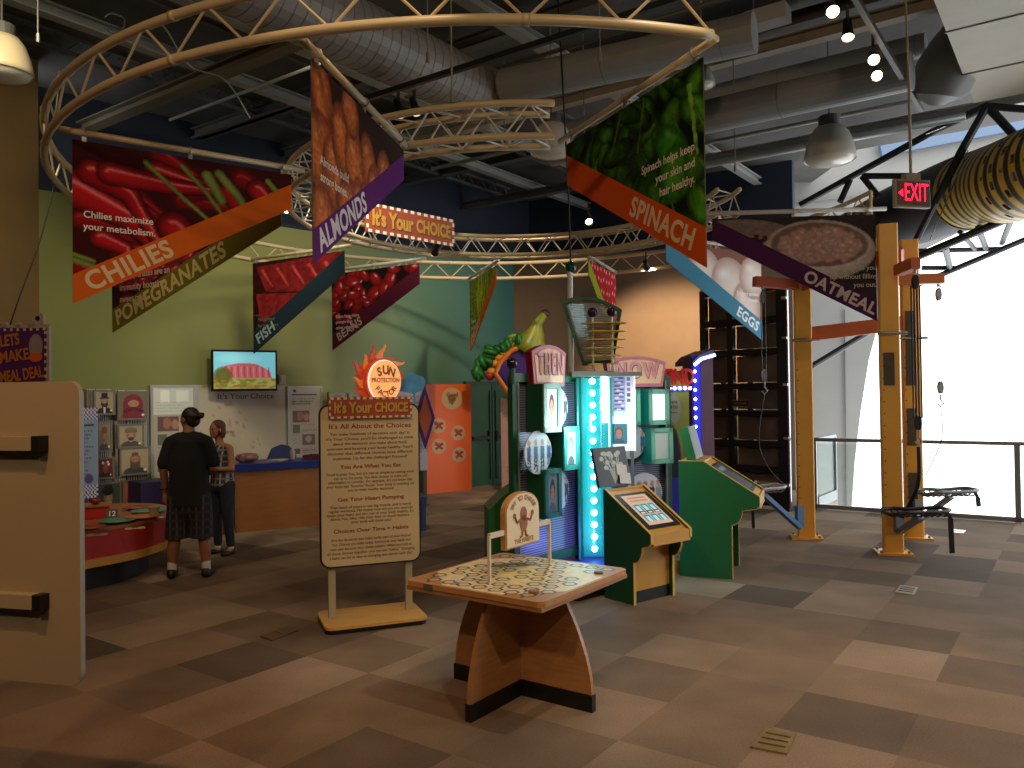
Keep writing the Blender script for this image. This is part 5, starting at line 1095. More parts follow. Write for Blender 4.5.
for px, py, r, c_, lb in ((117, 523, .17, '2c8a7c', 'teal rimmed round plate on the red boat counter'), (142, 519, .16, 'c0562a', 'orange round plate behind the teal plate on the boat counter'), (91, 530, .13, '9a2018', 'red round plate in front of the riser block'), (137, 509.5, .15, '8a2a28', 'dark red plate on the rear edge of the boat counter'), (148, 513, .17, '2f7a6c', 'second teal plate, between the orange and dark red plates')):
    single('food_plate', lb, 'plate', gc(px, py), plate(r), mat('plate_'+c_, c_, .3), 0, 'auto', 'food plates on the boat counter')
    mb = MB().use(mat('plate_food', 'a8906c', .6, var=.3, scale=30)); mb.lathe([(0, .018), (r*.4, .017), (r*.58, .012)], n=20); mb.build('plate_food', [x for x in COL.objects if x.name.startswith('food_plate')][-1])
for px, py, lb, c_, a in ((97, 535, 'pale food card at the near edge of the boat counter', 'b89878', .3), (135, 528.5, 'pale card with a dark oval mark near the curved red edge', 'c0b098', .5), (165, 517, 'white card by the tip of the boat counter', 'd0ccc0', .7), (163, 511, 'white card with food pictures behind the tip card', 'c8c4b8', .6)):
    single('food_card', lb, 'card', gc(px, py), lambda mb: (mb.box((0, 0, .004), (.17, .1, .006), bev=.02), mb.use(mat('card_mark', '4a2a1c', .5)), mb.box((.0, 0, .009), (.06, .03, .003), bev=.01)), mat('card_'+c_, c_, .45), a, False, 'food cards on the boat counter')
single('yogurt_cup', 'small pale green cup near the tip of the boat counter', 'cup', gc(154, 517), lambda mb: mb.lathe([(0, 0), (.04, 0), (.055, .1), (.058, .105), (.05, .108), (0, .1)], n=18), mat('pale_green_cup', '8a9468', .4), 0, 'auto')
single('tomato', 'small dark red tomato on the wooden riser block', 'food', gc(99, 507.5)+Vector((0, 0, .135)) if False else c+RZ(.45) @ Vector((.02, .1, .17)), lambda mb: mb.sphere((0, 0, 0), (.05, .05, .038), 16, 10), mat('tomato_red', '7a1410', .3))
# ------------------------------------------------------------------ beige panel seen from behind
t = thing('display_panel', 'beige back of a display panel with two square rails, cut by the picture edge', 'panel', G(40, 640)*0+at(20, 600, 3.05)*Vector((1, 1, 0)) if False else Vector((-1.95, 2.96, 0)), math.radians(-14))
bg_ = mat('beige_panel', '8c8068', .5, var=.03, scale=2)
p_r = at(80, 540, 2.86)
t.location = (p_r.x, p_r.y, 0)
ztop, zbot = at(76, 381, 2.88).z, at(76, 687, 2.86).z
mb = MB().use(bg_); mb.prism(rrect(-.95, zbot, 0, ztop, .05, 6), .022, T(0, 0, 0)); mb.build('board', t)
zr = [at(50, 443, 2.9).z, at(52, 600, 2.9).z]
for z in zr:
    mb = MB().use(bg_); mb.box((-.56, -.02, z), (.78, .04, .05)); rl = mb.build('rail', t)
    mb = MB().use(black); mb.box((-.15, -.021, z), (.035, .044, .055)); mb.build('end_cap', rl)
for x in (-.6, -.9):
    mb = MB().use(bg_); mb.box((x, -.075, ztop*.5-.02), (.05, .05, ztop-.1)); mb.build('post', t)
mb = MB().use(black); mb.box((-.75, -.075, .02), (.5, .5, .04)); mb.build('foot', t)
# ------------------------------------------------------------------ lets make a meal deal sign
c = at(22, 355, 6.6); t = thing('game_sign', 'purple marquee sign with gold letters reading lets make a meal deal', 'sign', (c.x, c.y, 0), math.radians(-6)); zc = c.z
mb = MB().use(mat('grey_cream_rim', '9a8e84', .5)); R_ = rrect(-.3, zc-.42, .24, zc+.25, .03); mb.prism(R_, .03, T(0, 0, 0))
for k in range(3): mb.prism(circ(-.16+k*.12, zc+.25, .025), .028, T(0, 0, 0))
mb.prism(circ(.14, zc+.3, .05), .03, T(0, .001, 0)); mb.build('sign_board', t)
mb = MB().use(mat('sign_purple', '4a1c58', .5)); mb.prism([(-.28, zc-.4), (.21, zc-.4), (.22, zc+.22), (-.28, zc+.23)], .006, T(0, -.006, 0)); mb.build('face', t)
mb = MB().use(mat('rim_tabs', 'b0a498', .5))
for k in range(9): mb.box((-.26+k*.058, -.009, zc+.21), (.02, .006, .022)); mb.box((.215, -.009, zc+.18-k*.06), (.02, .006, .024))
mb.build('border_blocks', t)
for s_, x, z, w_ in (('LETS', -.1, .12, .17), ('MAKE', -.06, -.01, .26), ('A MEAL DEAL', -.03, -.17, .46)): mb = MB().use(mat('sign_gold_letters', 'a86a28', .5)); mb.text(s_, T(x, -.014, zc+z) @ RY(-.12), .13, ext=.004, bold=.03, width=w_); mb.build('lettering', t)
mb = MB().use(mat('grey_figure', '857a78', .6)); mb.prism(circ(.13, zc+.07, .06, .1), .004, T(0, -.012, 0)); mb.use(mat('rust_orange_paint', '9c4a22')); mb.prism(circ(.13, zc-.02, .06, .04), .004, T(0, -.016, 0)); mb.build('food_figure', t); mb = MB().use(mat('plum_pink', '7a3a48', .6)); mb.prism(circ(-.25, zc-.12, .05, .16), .004, T(0, -.012, 0)); mb.build('food_figure', t); mb = MB().use(black); mb.prism(circ(.14, zc+.3, .02), .004, T(0, -.004, 0)); mb.build('star_badge', t)
mb = MB().use(dsteel); mb.box((-.1, .04, (zc-.2)/2), (.06, .04, zc-.2)); mb.box((-.1, .04, .015), (.5, .4, .03)); mb.build('stand_post', t)
# ------------------------------------------------------------------ sun protection exhibit
c = at(384, 381, 12.0); t = thing('sun_sign', 'glowing round sun protection factor sign with red and orange flames', 'sign', (c.x, c.y, 0), math.radians(50)); zc = c.z
fl1 = mat('flame_red', 'c03a14', .4, emit='c03a14', es=.35); fl2 = mat('flame_orange', 'e0762a', .4, emit='e0762a', es=.35)
for k in range(15):
    a = 2*PI*k/15+.2; L_ = .26+.06*math.sin(k*2.3); mb = MB().use((fl1, fl2)[k % 2]); w0 = .085; R0_ = .28
    pts = []
    for s in (1, -1):
        seg = []
        for i in range(7): f_ = i/6; wv_ = .05*math.sin(f_*PI*1.6); rr_ = R0_+L_*f_; seg.append((rr_, wv_+s*w0*(1-f_)))
        pts += seg if s == -1 else seg[::-1]
    mb.prism([(x*math.cos(a)-y*math.sin(a), zc+x*math.sin(a)+y*math.cos(a)) for x, y in pts][::-1], .03, T(0, .08, 0)); mb.build('flame', t)
mb = MB().use(fl1); mb.prism(circ(0, zc, .345, n=40), .24, T(0, 0, 0)); mb.build('sun_rim', t)
mb = MB().use(mat('white_rim_light', 'fff4e0', .4, emit='fff0e0', es=.7)); mb.prism(circ(0, zc, .318, n=40), .02, T(0, -.022, 0)); mb.build('edge_light', t)
mb = MB().use(mat('sun_face_glow', 'f0b060', .5, emit='f2a860', es=.75)); mb.prism(circ(0, zc, .305, n=40), .01, T(0, -.034, 0)); mb.build('sun_face', t)
mb = MB().use(mat('sun_letter_orange', 'b8501c', .5))
for i, ch in enumerate('SUN'): mb.text(ch, T((i-1)*.12, -.042, zc+.16-abs(i-1)*.03) @ RY((i-1)*.3), .18, ext=.003, bold=.04)
mb.text('PROTECTION', T(0, -.042, zc+.01), .09, ext=.003, bold=.03, width=.54)
for i, ch in enumerate('FACTOR'): a = math.radians(215+i*22); mb.text(ch, T(.2*math.cos(a), -.042, zc+.2*math.sin(a)) @ RY(-(a+PI/2)), .12, ext=.003, bold=.03)
mb.build('lettering', t)
mb = MB().use(dsteel); mb.box((0, .15, (zc-.3)/2), (.12, .08, zc-.3)); mb.box((0, .15, .02), (.7, .5, .04)); mb.build('stand_post', t)
c = at(413, 383, 12.4); single('cloud_sign', 'flat light blue cloud cut-out beside the sun sign', 'cut-out', c, lambda mb: (mb.prism([(x, z) for x, z in ((-.2, -.12), (.0, -.17), (.14, -.12), (.2, .0), (.16, .1), (.06, .12), (.0, .17), (-.1, .15), (-.12, .06), (-.2, .04))], .04), mb.box((.02, .03, -.5), (.03, .02, .8))), mat('cloud_blue', '4a90c0', .5, var=.2, scale=6), .2, False)
c = at(412, 430, 12.9); t = thing('info_board', 'white and lilac info board behind the sun sign with a purple diamond frame', 'info board', (c.x, c.y, 0), .3)
mb = MB().use(mat('lilac_board', 'a8a4c0', .5)); mb.box((0, 0, 1.25), (.5, .04, 1.3)); mb.build('board', t)
ip = Pic(40, 100, 'b4b0c8'); ip.lines(4, 6, 36, 90, 20, '6a6a8a', .6, 5); flat_print('board_print', ip, -.24, .62, .24, 1.88, -.022, t, None, 40)
mb = MB().use(mat('purple_frame', '3a2470', .45)); mb.prism([(.2, .95), (.36, 1.45), (.2, 1.98), (.04, 1.45)], .05, T(0, -.09, 0)); mb.use(mat('brick_red_board', 'a04a2c')); mb.prism([(.2, 1.1), (.31, 1.45), (.2, 1.82), (.09, 1.45)], .01, T(0, -.1, 0)); mb.build('diamond_frame', t)
for s in (-.2, .2): mb = MB().use(dsteel); mb.box((s, .02, .32), (.05, .05, .64)); mb.build('leg', t)
c = G(424, 531); t = thing('side_bench', 'small blue legged side bench half hidden behind the standing sign', 'bench', c, .35)
mb = MB().use(mat('bench_blue', '20386a', .45)); mb.box((-.35, .25, .43), (.82, .5, .05), bev=.03); mb.build('bench_top', t)
for x, y in ((0, 0.03), (0, .45), (-.7, .03), (-.7, .45)): mb = MB().use(mat('bench_blue', '20386a')); mb.box((x, y, .205), (.06, .05, .41)); mb.build('leg', t)
# ------------------------------------------------------------------ orange sticker panel, doors, pink panel
A0, A1 = G(427, 494), G(472, 489.5); rz = math.atan2((A1-A0).y, (A1-A0).x); wO = (A1-A0).length; hO = 1.8-(384.5-396)/800*-15 if False else 2.02
t = thing('sticker_panel', 'tall bright orange panel with round good job and red cross stickers', 'panel', A0, rz)
mb = MB().use(mat('bright_orange_laminate', 'e0601a', .45)); mb.box((wO/2, .05, hO/2), (wO, .1, hO)); mb.build('board', t)
zq = lambda y: hO-(y-384)/108*hO
for x, y, r, k in ((452.5, 398.5, 11, 0), (439, 425.5, 7.5, 1), (458.5, 433.5, 7.5, 1), (439, 446, 7.5, 1), (459, 455.5, 7.5, 1)):
    xx = (x-427)/45*wO; rr_ = r/800*15*1.0; mb = MB().use(mat('sticker_cream', 'c0a070', .5)); mb.prism(circ(0, 0, rr_*1.15, rr_, 28), .006, T(xx, -.006, zq(y)))
    so = mb.build('sticker', t)
    if k: 
        mb = MB().use(mat('sticker_red', 'a02818', .5)); M_ = T(xx, -.01, zq(y)); mb.M = M_; mb.box((0, 0, 0), (rr_*1.3, .004, rr_*.3), M=RY(.6)); mb.box((0, -.001, 0), (rr_*1.3, .004, rr_*.3), M=RY(-.6)); mb.M = Matrix(); mb.text('Oops', T(xx, -.013, zq(y)+.05), .09, ext=.002, bold=.03); mb.build('sticker_print', so)
    else:
        mb = MB().use(mat('sticker_green', '4a7a3a', .5)); mb.prism([(xx, zq(y)-.13), (xx+.1, zq(y)), (xx+.05, zq(y)+.06), (xx-.05, zq(y)+.06), (xx-.1, zq(y))], .004, T(0, -.01, 0)); mb.use(mat('sticker_red', 'a02818')); mb.text('Good', T(xx, -.015, zq(y)+.07), .11, ext=.002, bold=.03); mb.text('Job', T(xx, -.015, zq(y)-.02), .11, ext=.002, bold=.03); mb.build('sticker_print', so)
da, db = WP(468, 440, .04), WP(514, 440, .04); wD = (db-da).xy.length; mb = MB(); mb.use(mat('forest_green_door', '17502f', .45)); dc = (da+db)/2; MD = T(dc.x, dc.y, 0) @ RZ(WROT); mb.M = MD
for s in (-1, 1): mb.box((s*wD/4, 0, 1.0), (wD/2-.02, .05, 2.0))
mb.use(mat('door_frame_green', '0f3a24', .5)); mb.box((0, 0, 2.04), (wD+.14, .09, .08)); mb.box((-wD/2-.035, 0, 1.0), (.07, .09, 2.02)); mb.box((wD/2+.035, 0, 1.0), (.07, .09, 2.02))
mb.use(black)
for s in (-1, 1): mb.box((s*wD/4, -.06, .95), (wD/2-.16, .05, .07)); mb.box((s*.1, -.05, .98), (.06, .06, .2)); mb.cyl((s*.08, -.04, .1), (s*.08, -.04, 1.9), .012, 6)
tag(mb.build('door_1'), kind='structure')
pk0, pk1 = G(502, 492), G(523, 492); c = (pk0+pk1)/2; t = thing('food_kiosk', 'pale pink kiosk under a cornucopia of giant fruit by the green doors', 'kiosk', c, 0)
pk = mat('pink_panel', 'b88878', .5)
mb = MB().use(pk); mb.box((.1, .2, .9), (.6, .3, 1.7)); mb.build('body', t); kp = Pic(40, 100, 'b88c80'); kp.ell(20, 42, 12, 18, 'a86a5a', 0, .6); kp.ell(20, 42, 10, 16, 'bc9488', 0, .9); kp.poly([(0, 0), (40, 0), (40, 4), (0, 18)], 'c8a098'); kp.stroke([(14, 38), (18, 48), (24, 36), (28, 48)], 1.2, '6a2030'); kp.lines(6, 76, 34, 84, 2, '8a6a60', .6); flat_print('panel_print', kp, -.19, .06, .39, 1.74, .045, t, None, 40)
mb = MB().use(kick); mb.box((.1, .2, .03), (.5, .26, .06)); mb.build('kick_base', t)
Y_ = c.y; PX = lambda x, y: ((at(x, y, Y_).x-c.x), at(x, y, Y_).z)
pw_ = [PX(*q) for q in ((524, 410), (498, 373), (502, 363), (512, 354), (526, 349), (545, 350), (550, 400))]
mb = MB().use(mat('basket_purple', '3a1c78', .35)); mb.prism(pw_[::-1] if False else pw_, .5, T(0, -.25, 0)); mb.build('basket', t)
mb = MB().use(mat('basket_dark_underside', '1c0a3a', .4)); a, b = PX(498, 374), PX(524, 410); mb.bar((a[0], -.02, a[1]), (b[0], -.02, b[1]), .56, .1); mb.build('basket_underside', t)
mb = MB().use(mat('basket_orange_rim', 'd87828', .4)); pts = [PX(*q) for q in ((521, 412), (496, 374), (501, 362), (512, 351), (527, 346))]; mb.tube([(x, -.27, z) for x, z in pts], .05, 8); mb.tube([(x, .25, z) for x, z in pts], .05, 8); mb.build('basket_rim', t, smooth=True)
mb = MB().use(mat('orange_blossom', 'e8a040', .45))
for x, y in ((492, 372), (495, 364), (500, 359), (505, 354), (510, 350), (515, 346), (520, 345)): q = PX(x, y); mb.sphere((q[0], -.1, q[1]), (.1, .12, .08), 12, 8)
mb.build('orange_fruit', t, smooth=True)
mb = MB().use(mat('red_pink_fruit', 'c82848', .4)); q = PX(490, 376); mb.sphere((q[0], -.1, q[1]), (.09, .1, .09), 12, 8); mb.build('red_fruit', t, smooth=True)
mb = MB().use(mat('banana_green_yellow', '9a9a28', .4, col2='5f7a20', scale=3))
for off, k in ((0, 1), (-.08, .9), (.1, .8)):
    pts = [PX(*q) for q in ((527, 352), (532, 343), (535, 334), (537, 324), (544, 315))]; mb.tube([(x+off*(1-i/4), -.05+off, z) for i, (x, z) in enumerate(pts)], [r*k for r in (.26, .22, .15, .09, .07)], 14)
pts = [PX(*q) for q in ((508, 350), (519, 344), (528, 338), (535, 330))]; mb.tube([(x, -.1, z) for x, z in pts], [.06, .12, .13, .08], 12); mb.build('banana', t, smooth=True)
mb = MB().use(mat('banana_tip_brown', '4a2c1c', .6)); q = PX(545, 314); mb.sphere((q[0], -.03, q[1]), .085, 12, 8); mb.build('banana_tip', t, smooth=True)
lf = mat('leaf_green', '1f6a2a', .45, var=.3, scale=12); mb = MB().use(lf)
path_ = [PX(*q) for q in ((516, 342), (506, 346), (496, 352), (488, 358), (481, 367), (476, 378))]
for i in range(len(path_)-1):
    for k in range(5):
        f_ = k/5; x = path_[i][0]*(1-f_)+path_[i+1][0]*f_; z = path_[i][1]*(1-f_)+path_[i+1][1]*f_; mb.sphere((x+rng.normal()*.03, -.1+rng.normal()*.06, z+rng.normal()*.03), (.15, .12, .075), 9, 6, M=RY(rng.random()*2))
mb.build('leaf_bunch', t, smooth=True)
mb = MB().use(mat('pale_lettuce', '8ab03a', .5)); q = PX(515, 341); 
for k in range(8): mb.sphere((q[0]+rng.normal()*.06, -.12, q[1]+rng.normal()*.05), (.09, .08, .05), 9, 6)
mb.build('lettuce', t, smooth=True)
mb = MB().use(dsteel); mb.box((.25, .2, 2.1), (.1, .1, .9)); mb.build('support_post', t)
# ------------------------------------------------------------------ purple booth with bulbs
c = G(700, 505); c = Vector((at(700, 400, 10.9).x, 10.9, 0)); t = thing('light_booth', 'purple and blue booth edged with small white bulbs behind the now side', 'booth', c, math.radians(12)); sc_ = 10.9/800
bx = lambda x: (x-700)*sc_; bzz = lambda y: 1.8+(393-y)*sc_
mb = MB().use(mat('mauve_panel', '6a4a62', .5)); mb.box((bx(708), .3, 1.15), (.18, .6, 2.3)); mb.build('side_wall', t)
mb = MB().use(mat('booth_blue', '2a2ab0', .4, emit='2a30ff', es=.35)); mb.box((bx(697), .02, 1.15), (.1, .06, 2.3)); mb.build('blue_strip', t)
wl = mat('white_bulb', 'ffffff', .4, emit='e8ecff', es=7)
for k in range(12): mb = MB().use(wl); mb.sphere((bx(694), -.03, bzz(372)-k*.125), .022, 8, 6); mb.build('bulb', t)
mb = MB().use(mat('booth_roof', '3a3a6a', .4)); mb.prism([(bx(690), bzz(366)), (bx(712), bzz(359)), (bx(712), bzz(350)), (bx(696), bzz(356)), (bx(690), bzz(362))], .6, T(0, -.1, 0)); mb.build('roof', t)
mb = MB().use(mat('neon_white_blue', 'e0ecff', .4, emit='c8dcff', es=5)); mb.tube([(bx(690), -.14, bzz(366)), (bx(697), -.14, bzz(360)), (bx(712), -.14, bzz(356))], .022, 6); mb.build('neon_strip', t)
fp = Pic(50, 150, '8a9030'); fp.ell(20, 38, 13, 17, '8a9080'); fp.ell(20, 38, 12, 15, '9aa08a'); fp.lines(10, 30, 30, 46, 3, '2a3028', .9); fp.ell(10, 95, 22, 40, '16182a'); fp.rect(0, 110, 50, 150, '2a2aa8'); fp.rect(36, 60, 42, 150, '6a7030')
mb = MB().use(mat('olive_side', '6a7030', .5)); mb.box((bx(677), .1, 1.1), (.36, .08, 2.0)); mb.build('front_wall', t); flat_print('wall_print', fp, bx(664), .12, bx(690), 2.08, .055, t, None, 44)
mb = MB().use(mat('finish_red', 'b01820', .4, emit='c01820', es=.3)); mb.text('FIND', T(bx(678), -.0, bzz(378)), .3, ext=.03, bold=.03, width=.42); mb.build('red_letters', t)
for k in range(5): mb = MB().use(wl); mb.sphere((bx(667+k*5.5), -.02, bzz(388.5)), .024, 8, 6); mb.build('bulb', t)
mb = MB().use(mat('booth_blue', '2a2ab0')); mb.box((bx(677), .05, bzz(389)), (.34, .06, .05)); mb.build('bulb_rail', t)
# ------------------------------------------------------------------ small floor covers
def cover(name, label, P4, m_, m2, slots):
    p = [G(*q) for q in P4]; c = sum(p, Vector())/4; mb = MB().use(m_); mb.add([(v.x-c.x, v.y-c.y, z) for z in (.0, .008) for v in p], [(3, 2, 1, 0), (4, 5, 6, 7), (0, 1, 5, 4), (1, 2, 6, 5), (2, 3, 7, 6), (3, 0, 4, 7)])
    mb.use(m2)
    for k in range(slots):
        f_ = (k+1)/(slots+1); a = p[0].lerp(p[3], f_)-c; b = p[1].lerp(p[2], f_)-c; mb.bar(a.lerp(b, .12)+Vector((0, 0, .01)), a.lerp(b, .88)+Vector((0, 0, .01)), .012, .004)
    o = mb.build(name); o.location = (c.x, c.y, .001); return tag(o, label, 'floor cover')
cover('floor_socket_cover', 'worn brass floor socket cover nearest the camera on the right', ((750, 748), (787, 755), (797, 735), (766, 729)), mat('worn_brass', 'a08a58', .35, .6, var=.15, scale=20), mat('brass_dark', '5a4a2a', .5), 3)
cover('floor_vent_cover', 'bright silver floor cover before the orange columns', ((895, 593), (914, 595.5), (918, 588), (900, 586)), mat('bright_metal', 'd8d4cc', .3, .5), mat('vent_slot', '6a6458', .5), 3)
cover('floor_hatch_cover', 'dull brown floor cover left of the standing sign base', ((260, 637), (272, 641), (299, 631), (288, 627)), mat('dull_brown_metal', '5a3c20', .5, .3), mat('brass_dark', '5a4a2a'), 1)
cover('floor_access_plate', 'small pale floor plate just behind the front orange column', ((948, 532.5), (963, 534), (966, 531), (951, 529.5)), mat('bright_metal', 'd8d4cc'), mat('vent_slot', '6a6458'), 1)
# ------------------------------------------------------------------ people
def plaid(name, c0, c1, c2, s=9):
    m = bpy.data.materials.new(name); m.use_nodes = True; nt = m.node_tree; b = nt.nodes['Principled BSDF']; N = nt.nodes.new; L = nt.links.new
    tc = N('ShaderNodeTexCoord'); out = None
    for ax, sc in (('X', s), ('Z', s*.8)):
        wv = N('ShaderNodeTexWave'); wv.bands_direction = ax; wv.inputs['Scale'].default_value = sc; wv.inputs['Distortion'].default_value = .4; L(tc.outputs['Object'], wv.inputs['Vector'])
        r = N('ShaderNodeValToRGB'); r.color_ramp.elements[0].position = .72; r.color_ramp.elements[0].color = (0, 0, 0, 1); r.color_ramp.elements[1].position = .9; r.color_ramp.elements[1].color = (1, 1, 1, 1); L(wv.outputs['Fac'], r.inputs['Fac'])
        mx = N('ShaderNodeMixRGB'); mx.inputs['Color1'].default_value = (*hexc(c0), 1); mx.inputs['Color2'].default_value = (*hexc(c1 if ax == 'X' else c2), 1); L(r.outputs['Color'], mx.inputs['Fac'])
        if out is not None: L(out, mx.inputs['Color1'])
        out = mx.outputs['Color']
    L(out, b.inputs['Base Color']); b.inputs['Roughness'].default_value = .85; return m
class Blob(MB):
    def limb(s, pts, rad):
        n = 6; P, R = [], []
        for i in range(len(pts)-1):
            for k in range(n): f_ = k/n; P.append(Vector(pts[i]).lerp(Vector(pts[i+1]), f_)); R.append(rad[i]*(1-f_)+rad[i+1]*f_)
        P.append(Vector(pts[-1])); R.append(rad[-1]); s.tube(P, R, 12)
        for p, r in zip(pts, rad): s.sphere(p, r, 12, 8)
        return s
    def ell(s, c, r, M=None): return s.sphere(c, r, 20, 14, M)
    def make(s, name, parent, m, vox=.01, it=5, cut=None):
        me = bpy.data.meshes.new(name+'_src'); me.from_pydata([tuple(v) for v in s.v], [], s.f); me.update()
        o = bpy.data.objects.new(name+'_src', me); COL.objects.link(o)
        r = o.modifiers.new('r', 'REMESH'); r.mode = 'VOXEL'; r.voxel_size = vox; sm = o.modifiers.new('s', 'SMOOTH'); sm.factor = .5; sm.iterations = it
        bpy.context.view_layer.update(); m2 = bpy.data.meshes.new_from_object(o.evaluated_get(bpy.context.evaluated_depsgraph_get())); bpy.data.objects.remove(o); bpy.data.meshes.remove(me)
        if cut is not None:
            import bmesh
            bm = bmesh.new(); bm.from_mesh(m2); bmesh.ops.bisect_plane(bm, geom=bm.verts[:]+bm.edges[:]+bm.faces[:], plane_co=(0, 0, cut), plane_no=(0, 0, 1), clear_inner=True); bm.to_mesh(m2); bm.free()
        m2.name = name; m2.materials.clear(); m2.materials.append(m); m2.polygons.foreach_set('use_smooth', [True]*len(m2.polygons))
        q = bpy.data.objects.new(name, m2); COL.objects.link(q); q.parent = parent; return q
def hand(b, w, d, side, curl=.5):
    """w wrist point, d hand direction, side: unit vector towards the thumb"""
    w, d, side = Vector(w), Vector(d).normalized(), Vector(side).normalized(); nrm = d.cross(side).normalized()
    b.limb([w, w+d*.05, w+d*.085], [.024, .03, .03]); b.limb([w+d*.04+side*.012, w+d*.085+side*.024], [.02, .018]); b.limb([w+d*.04-side*.015, w+d*.085-side*.022], [.02, .018])
    for k, (off, L_) in enumerate(((.028, .07), (.01, .08), (-.01, .074), (-.028, .058))):
        p0 = w+d*.085+side*off; p1 = p0+(d*.9+nrm*curl*.5)*L_*.5; p2 = p1+(d*(1-curl)+nrm*curl)*L_*.5; b.limb([p0, p1, p2], [.0105, .0098, .008])
    t0 = w+d*.03+side*.024; t1 = t0+(d*.6+side*.75)*.035; t2 = t1+(d*.95+side*.15)*.03; b.limb([t0, t1, t2], [.013, .011, .009])
def head(b, c, yaw, s=1.0):
    """c = centre of the skull"""
    M = T(*c) @ RZ(yaw) @ Matrix.Diagonal((s, s, s, 1)); 
    def E(p, r, Q=None): b.add(*_ell(r), M @ T(*p) @ (Q or Matrix()))
    E((0, -.005, .02), (.075, .094, .092)); E((0, .022, -.035), (.058, .066, .072)); E((0, .05, -.085), (.032, .034, .026)); E((0, .085, -.018), (.012, .018, .02)); E((0, .082, -.0), (.009, .012, .026))
    E((0, .078, -.052), (.022, .012, .007)); E((0, .076, -.062), (.019, .012, .007)); E((0, .076, .022), (.045, .014, .009))
    for q in (-1, 1): E((q*.077, .0, -.01), (.01, .02, .03)); E((q*.038, .06, -.025), (.022, .02, .02))
def _ell(r, nu=18, nv=12):
    m = MB(); m.sphere((0, 0, 0), r, nu, nv); return m.v, m.f
def eyes(parent, c, yaw, s=1.0):
    mb = MB().use(mat('eye_dark', '1a100c', .2)); 
    for q in (-1, 1): mb.add(*_ell((.011, .006, .006), 10, 8), T(*c) @ RZ(yaw) @ T(q*.03*s, .083*s, .008*s))
    mb.build('eyes', parent, smooth=True)
    mb = MB().use(mat('lip_tone', '7a3f34', .5)); mb.add(*_ell((.02, .005, .005), 12, 8), T(*c) @ RZ(yaw) @ T(0, .088*s, -.056*s)); mb.build('mouth', parent, smooth=True)
skin = mat('warm_skin', '8a5a40', .5, var=.04, scale=8); tee = mat('black_cotton', '0b0b0c', .9)
# standing man seen from behind
MP_ = G(190, 577); t = thing('person', 'person in a black t-shirt and dark plaid shorts standing, back turned, beside the red counter', 'person', (MP_.x, MP_.y, 0), math.radians(8))
b = Blob(); b.limb([(0, 0, .86), (0, 0, 1.0), (0, .01, 1.2), (0, 0, 1.33)], [.15, .135, .145, .12]); b.limb([(-.17, -.01, 1.37), (0, 0, 1.38), (.17, -.01, 1.37)], [.06, .09, .06]); b.limb([(0, -.01, 1.38), (0, .005, 1.5)], [.075, .058])
HC = (0, .02, 1.6); head(b, HC, math.radians(58))
for s in (-1, 1):
    x = s*.1; fx = s*.165
    b.limb([(x, 0, .86), (s*.13, .01, .5), (fx-.01*s, -.02, .3), (fx, -.03, .09)], [.095, .06, .062, .038]); b.limb([(fx, -.03, .06), (fx+.02*s, .08, .04)], [.04, .03])
b.limb([(-.17, -.01, 1.35), (-.24, -.02, 1.1), (-.25, .05, .86)], [.055, .045, .028]); hand(b, (-.25, .05, .86), (.05, .1, -1), (.15, 1, 0), .45)
b.limb([(.17, -.01, 1.35), (.235, .0, 1.1), (.14, .23, 1.02)], [.055, .045, .028]); hand(b, (.14, .23, 1.02), (-.8, .5, .05), (0, .2, 1), .5)
b.make('body', t, skin, .0085)
eyes(t, HC, math.radians(58))
b = Blob(); b.ell((0, 0, 1.625), (.088, .1, .095), None); M_ = RZ(math.radians(58)); v = M_ @ Vector((0, -.04, 0)); b.v = []; b.f = []; b.mi = []
MH = T(*HC) @ RZ(math.radians(58)); b.add(*_ell((.086, .092, .085)), MH @ T(0, -.022, .038)); b.add(*_ell((.08, .06, .075)), MH @ T(0, -.055, -.01)); b.add(*_ell((.04, .045, .035)), T(.125, -.05, 1.635)); b.limb([(.05, -.05, 1.63), (.12, -.05, 1.635), (.155, -.06, 1.65)], [.04, .03, .016])
b.make('hair', t, mat('dark_brown_hair', '17100c', .6), .008)
b = Blob(); b.M = Matrix.Diagonal((1, .78, 1, 1)); b.limb([(0, 0, .6), (0, 0, .74), (0, 0, .9), (0, .01, 1.15), (0, 0, 1.31)], [.205, .205, .2, .198, .16]); b.M = Matrix(); b.limb([(-.17, -.01, 1.36), (-.09, -.01, 1.385), (.09, -.01, 1.385), (.17, -.01, 1.36)], [.075, .085, .085, .075]); b.limb([(0, -.01, 1.4), (0, 0, 1.45)], [.08, .066]); b.limb([(-.175, -.01, 1.35), (-.235, -.02, 1.16), (-.238, -.02, 1.14)], [.075, .072, .06]); b.limb([(.175, -.01, 1.35), (.235, .0, 1.16)], [.075, .07])
b.make('t_shirt', t, tee, .012, 5, .73)
b = Blob(); b.M = Matrix.Diagonal((1, .8, 1, 1)); b.limb([(0, 0, .85), (0, 0, .74)], [.19, .19]); b.M = Matrix()
for s in (-1, 1): b.limb([(s*.09, 0, .8), (s*.115, .0, .56), (s*.125, -.01, .3)], [.125, .118, .118])
b.make('shorts', t, plaid('dark_plaid', '131216', '3c3a42', '2c2430', 5), .012, 4, .4)
for s in (-1, 1):
    b = Blob(); b.limb([(s*.165, -.03, .15), (s*.165, -.03, .07)], [.046, .045]); b.make('sock', t, mat('white_sock', 'c8c0b4', .8), .008)
    b = Blob(); b.limb([(s*.165, -.06, .045), (s*.172, .03, .045), (s*.185, .15, .035)], [.045, .047, .036]); b.limb([(s*.165, -.035, .08), (s*.166, -.03, .05)], [.045, .05]); b.make('shoe', t, mat('black_shoe', '0a0a0b', .5), .009)
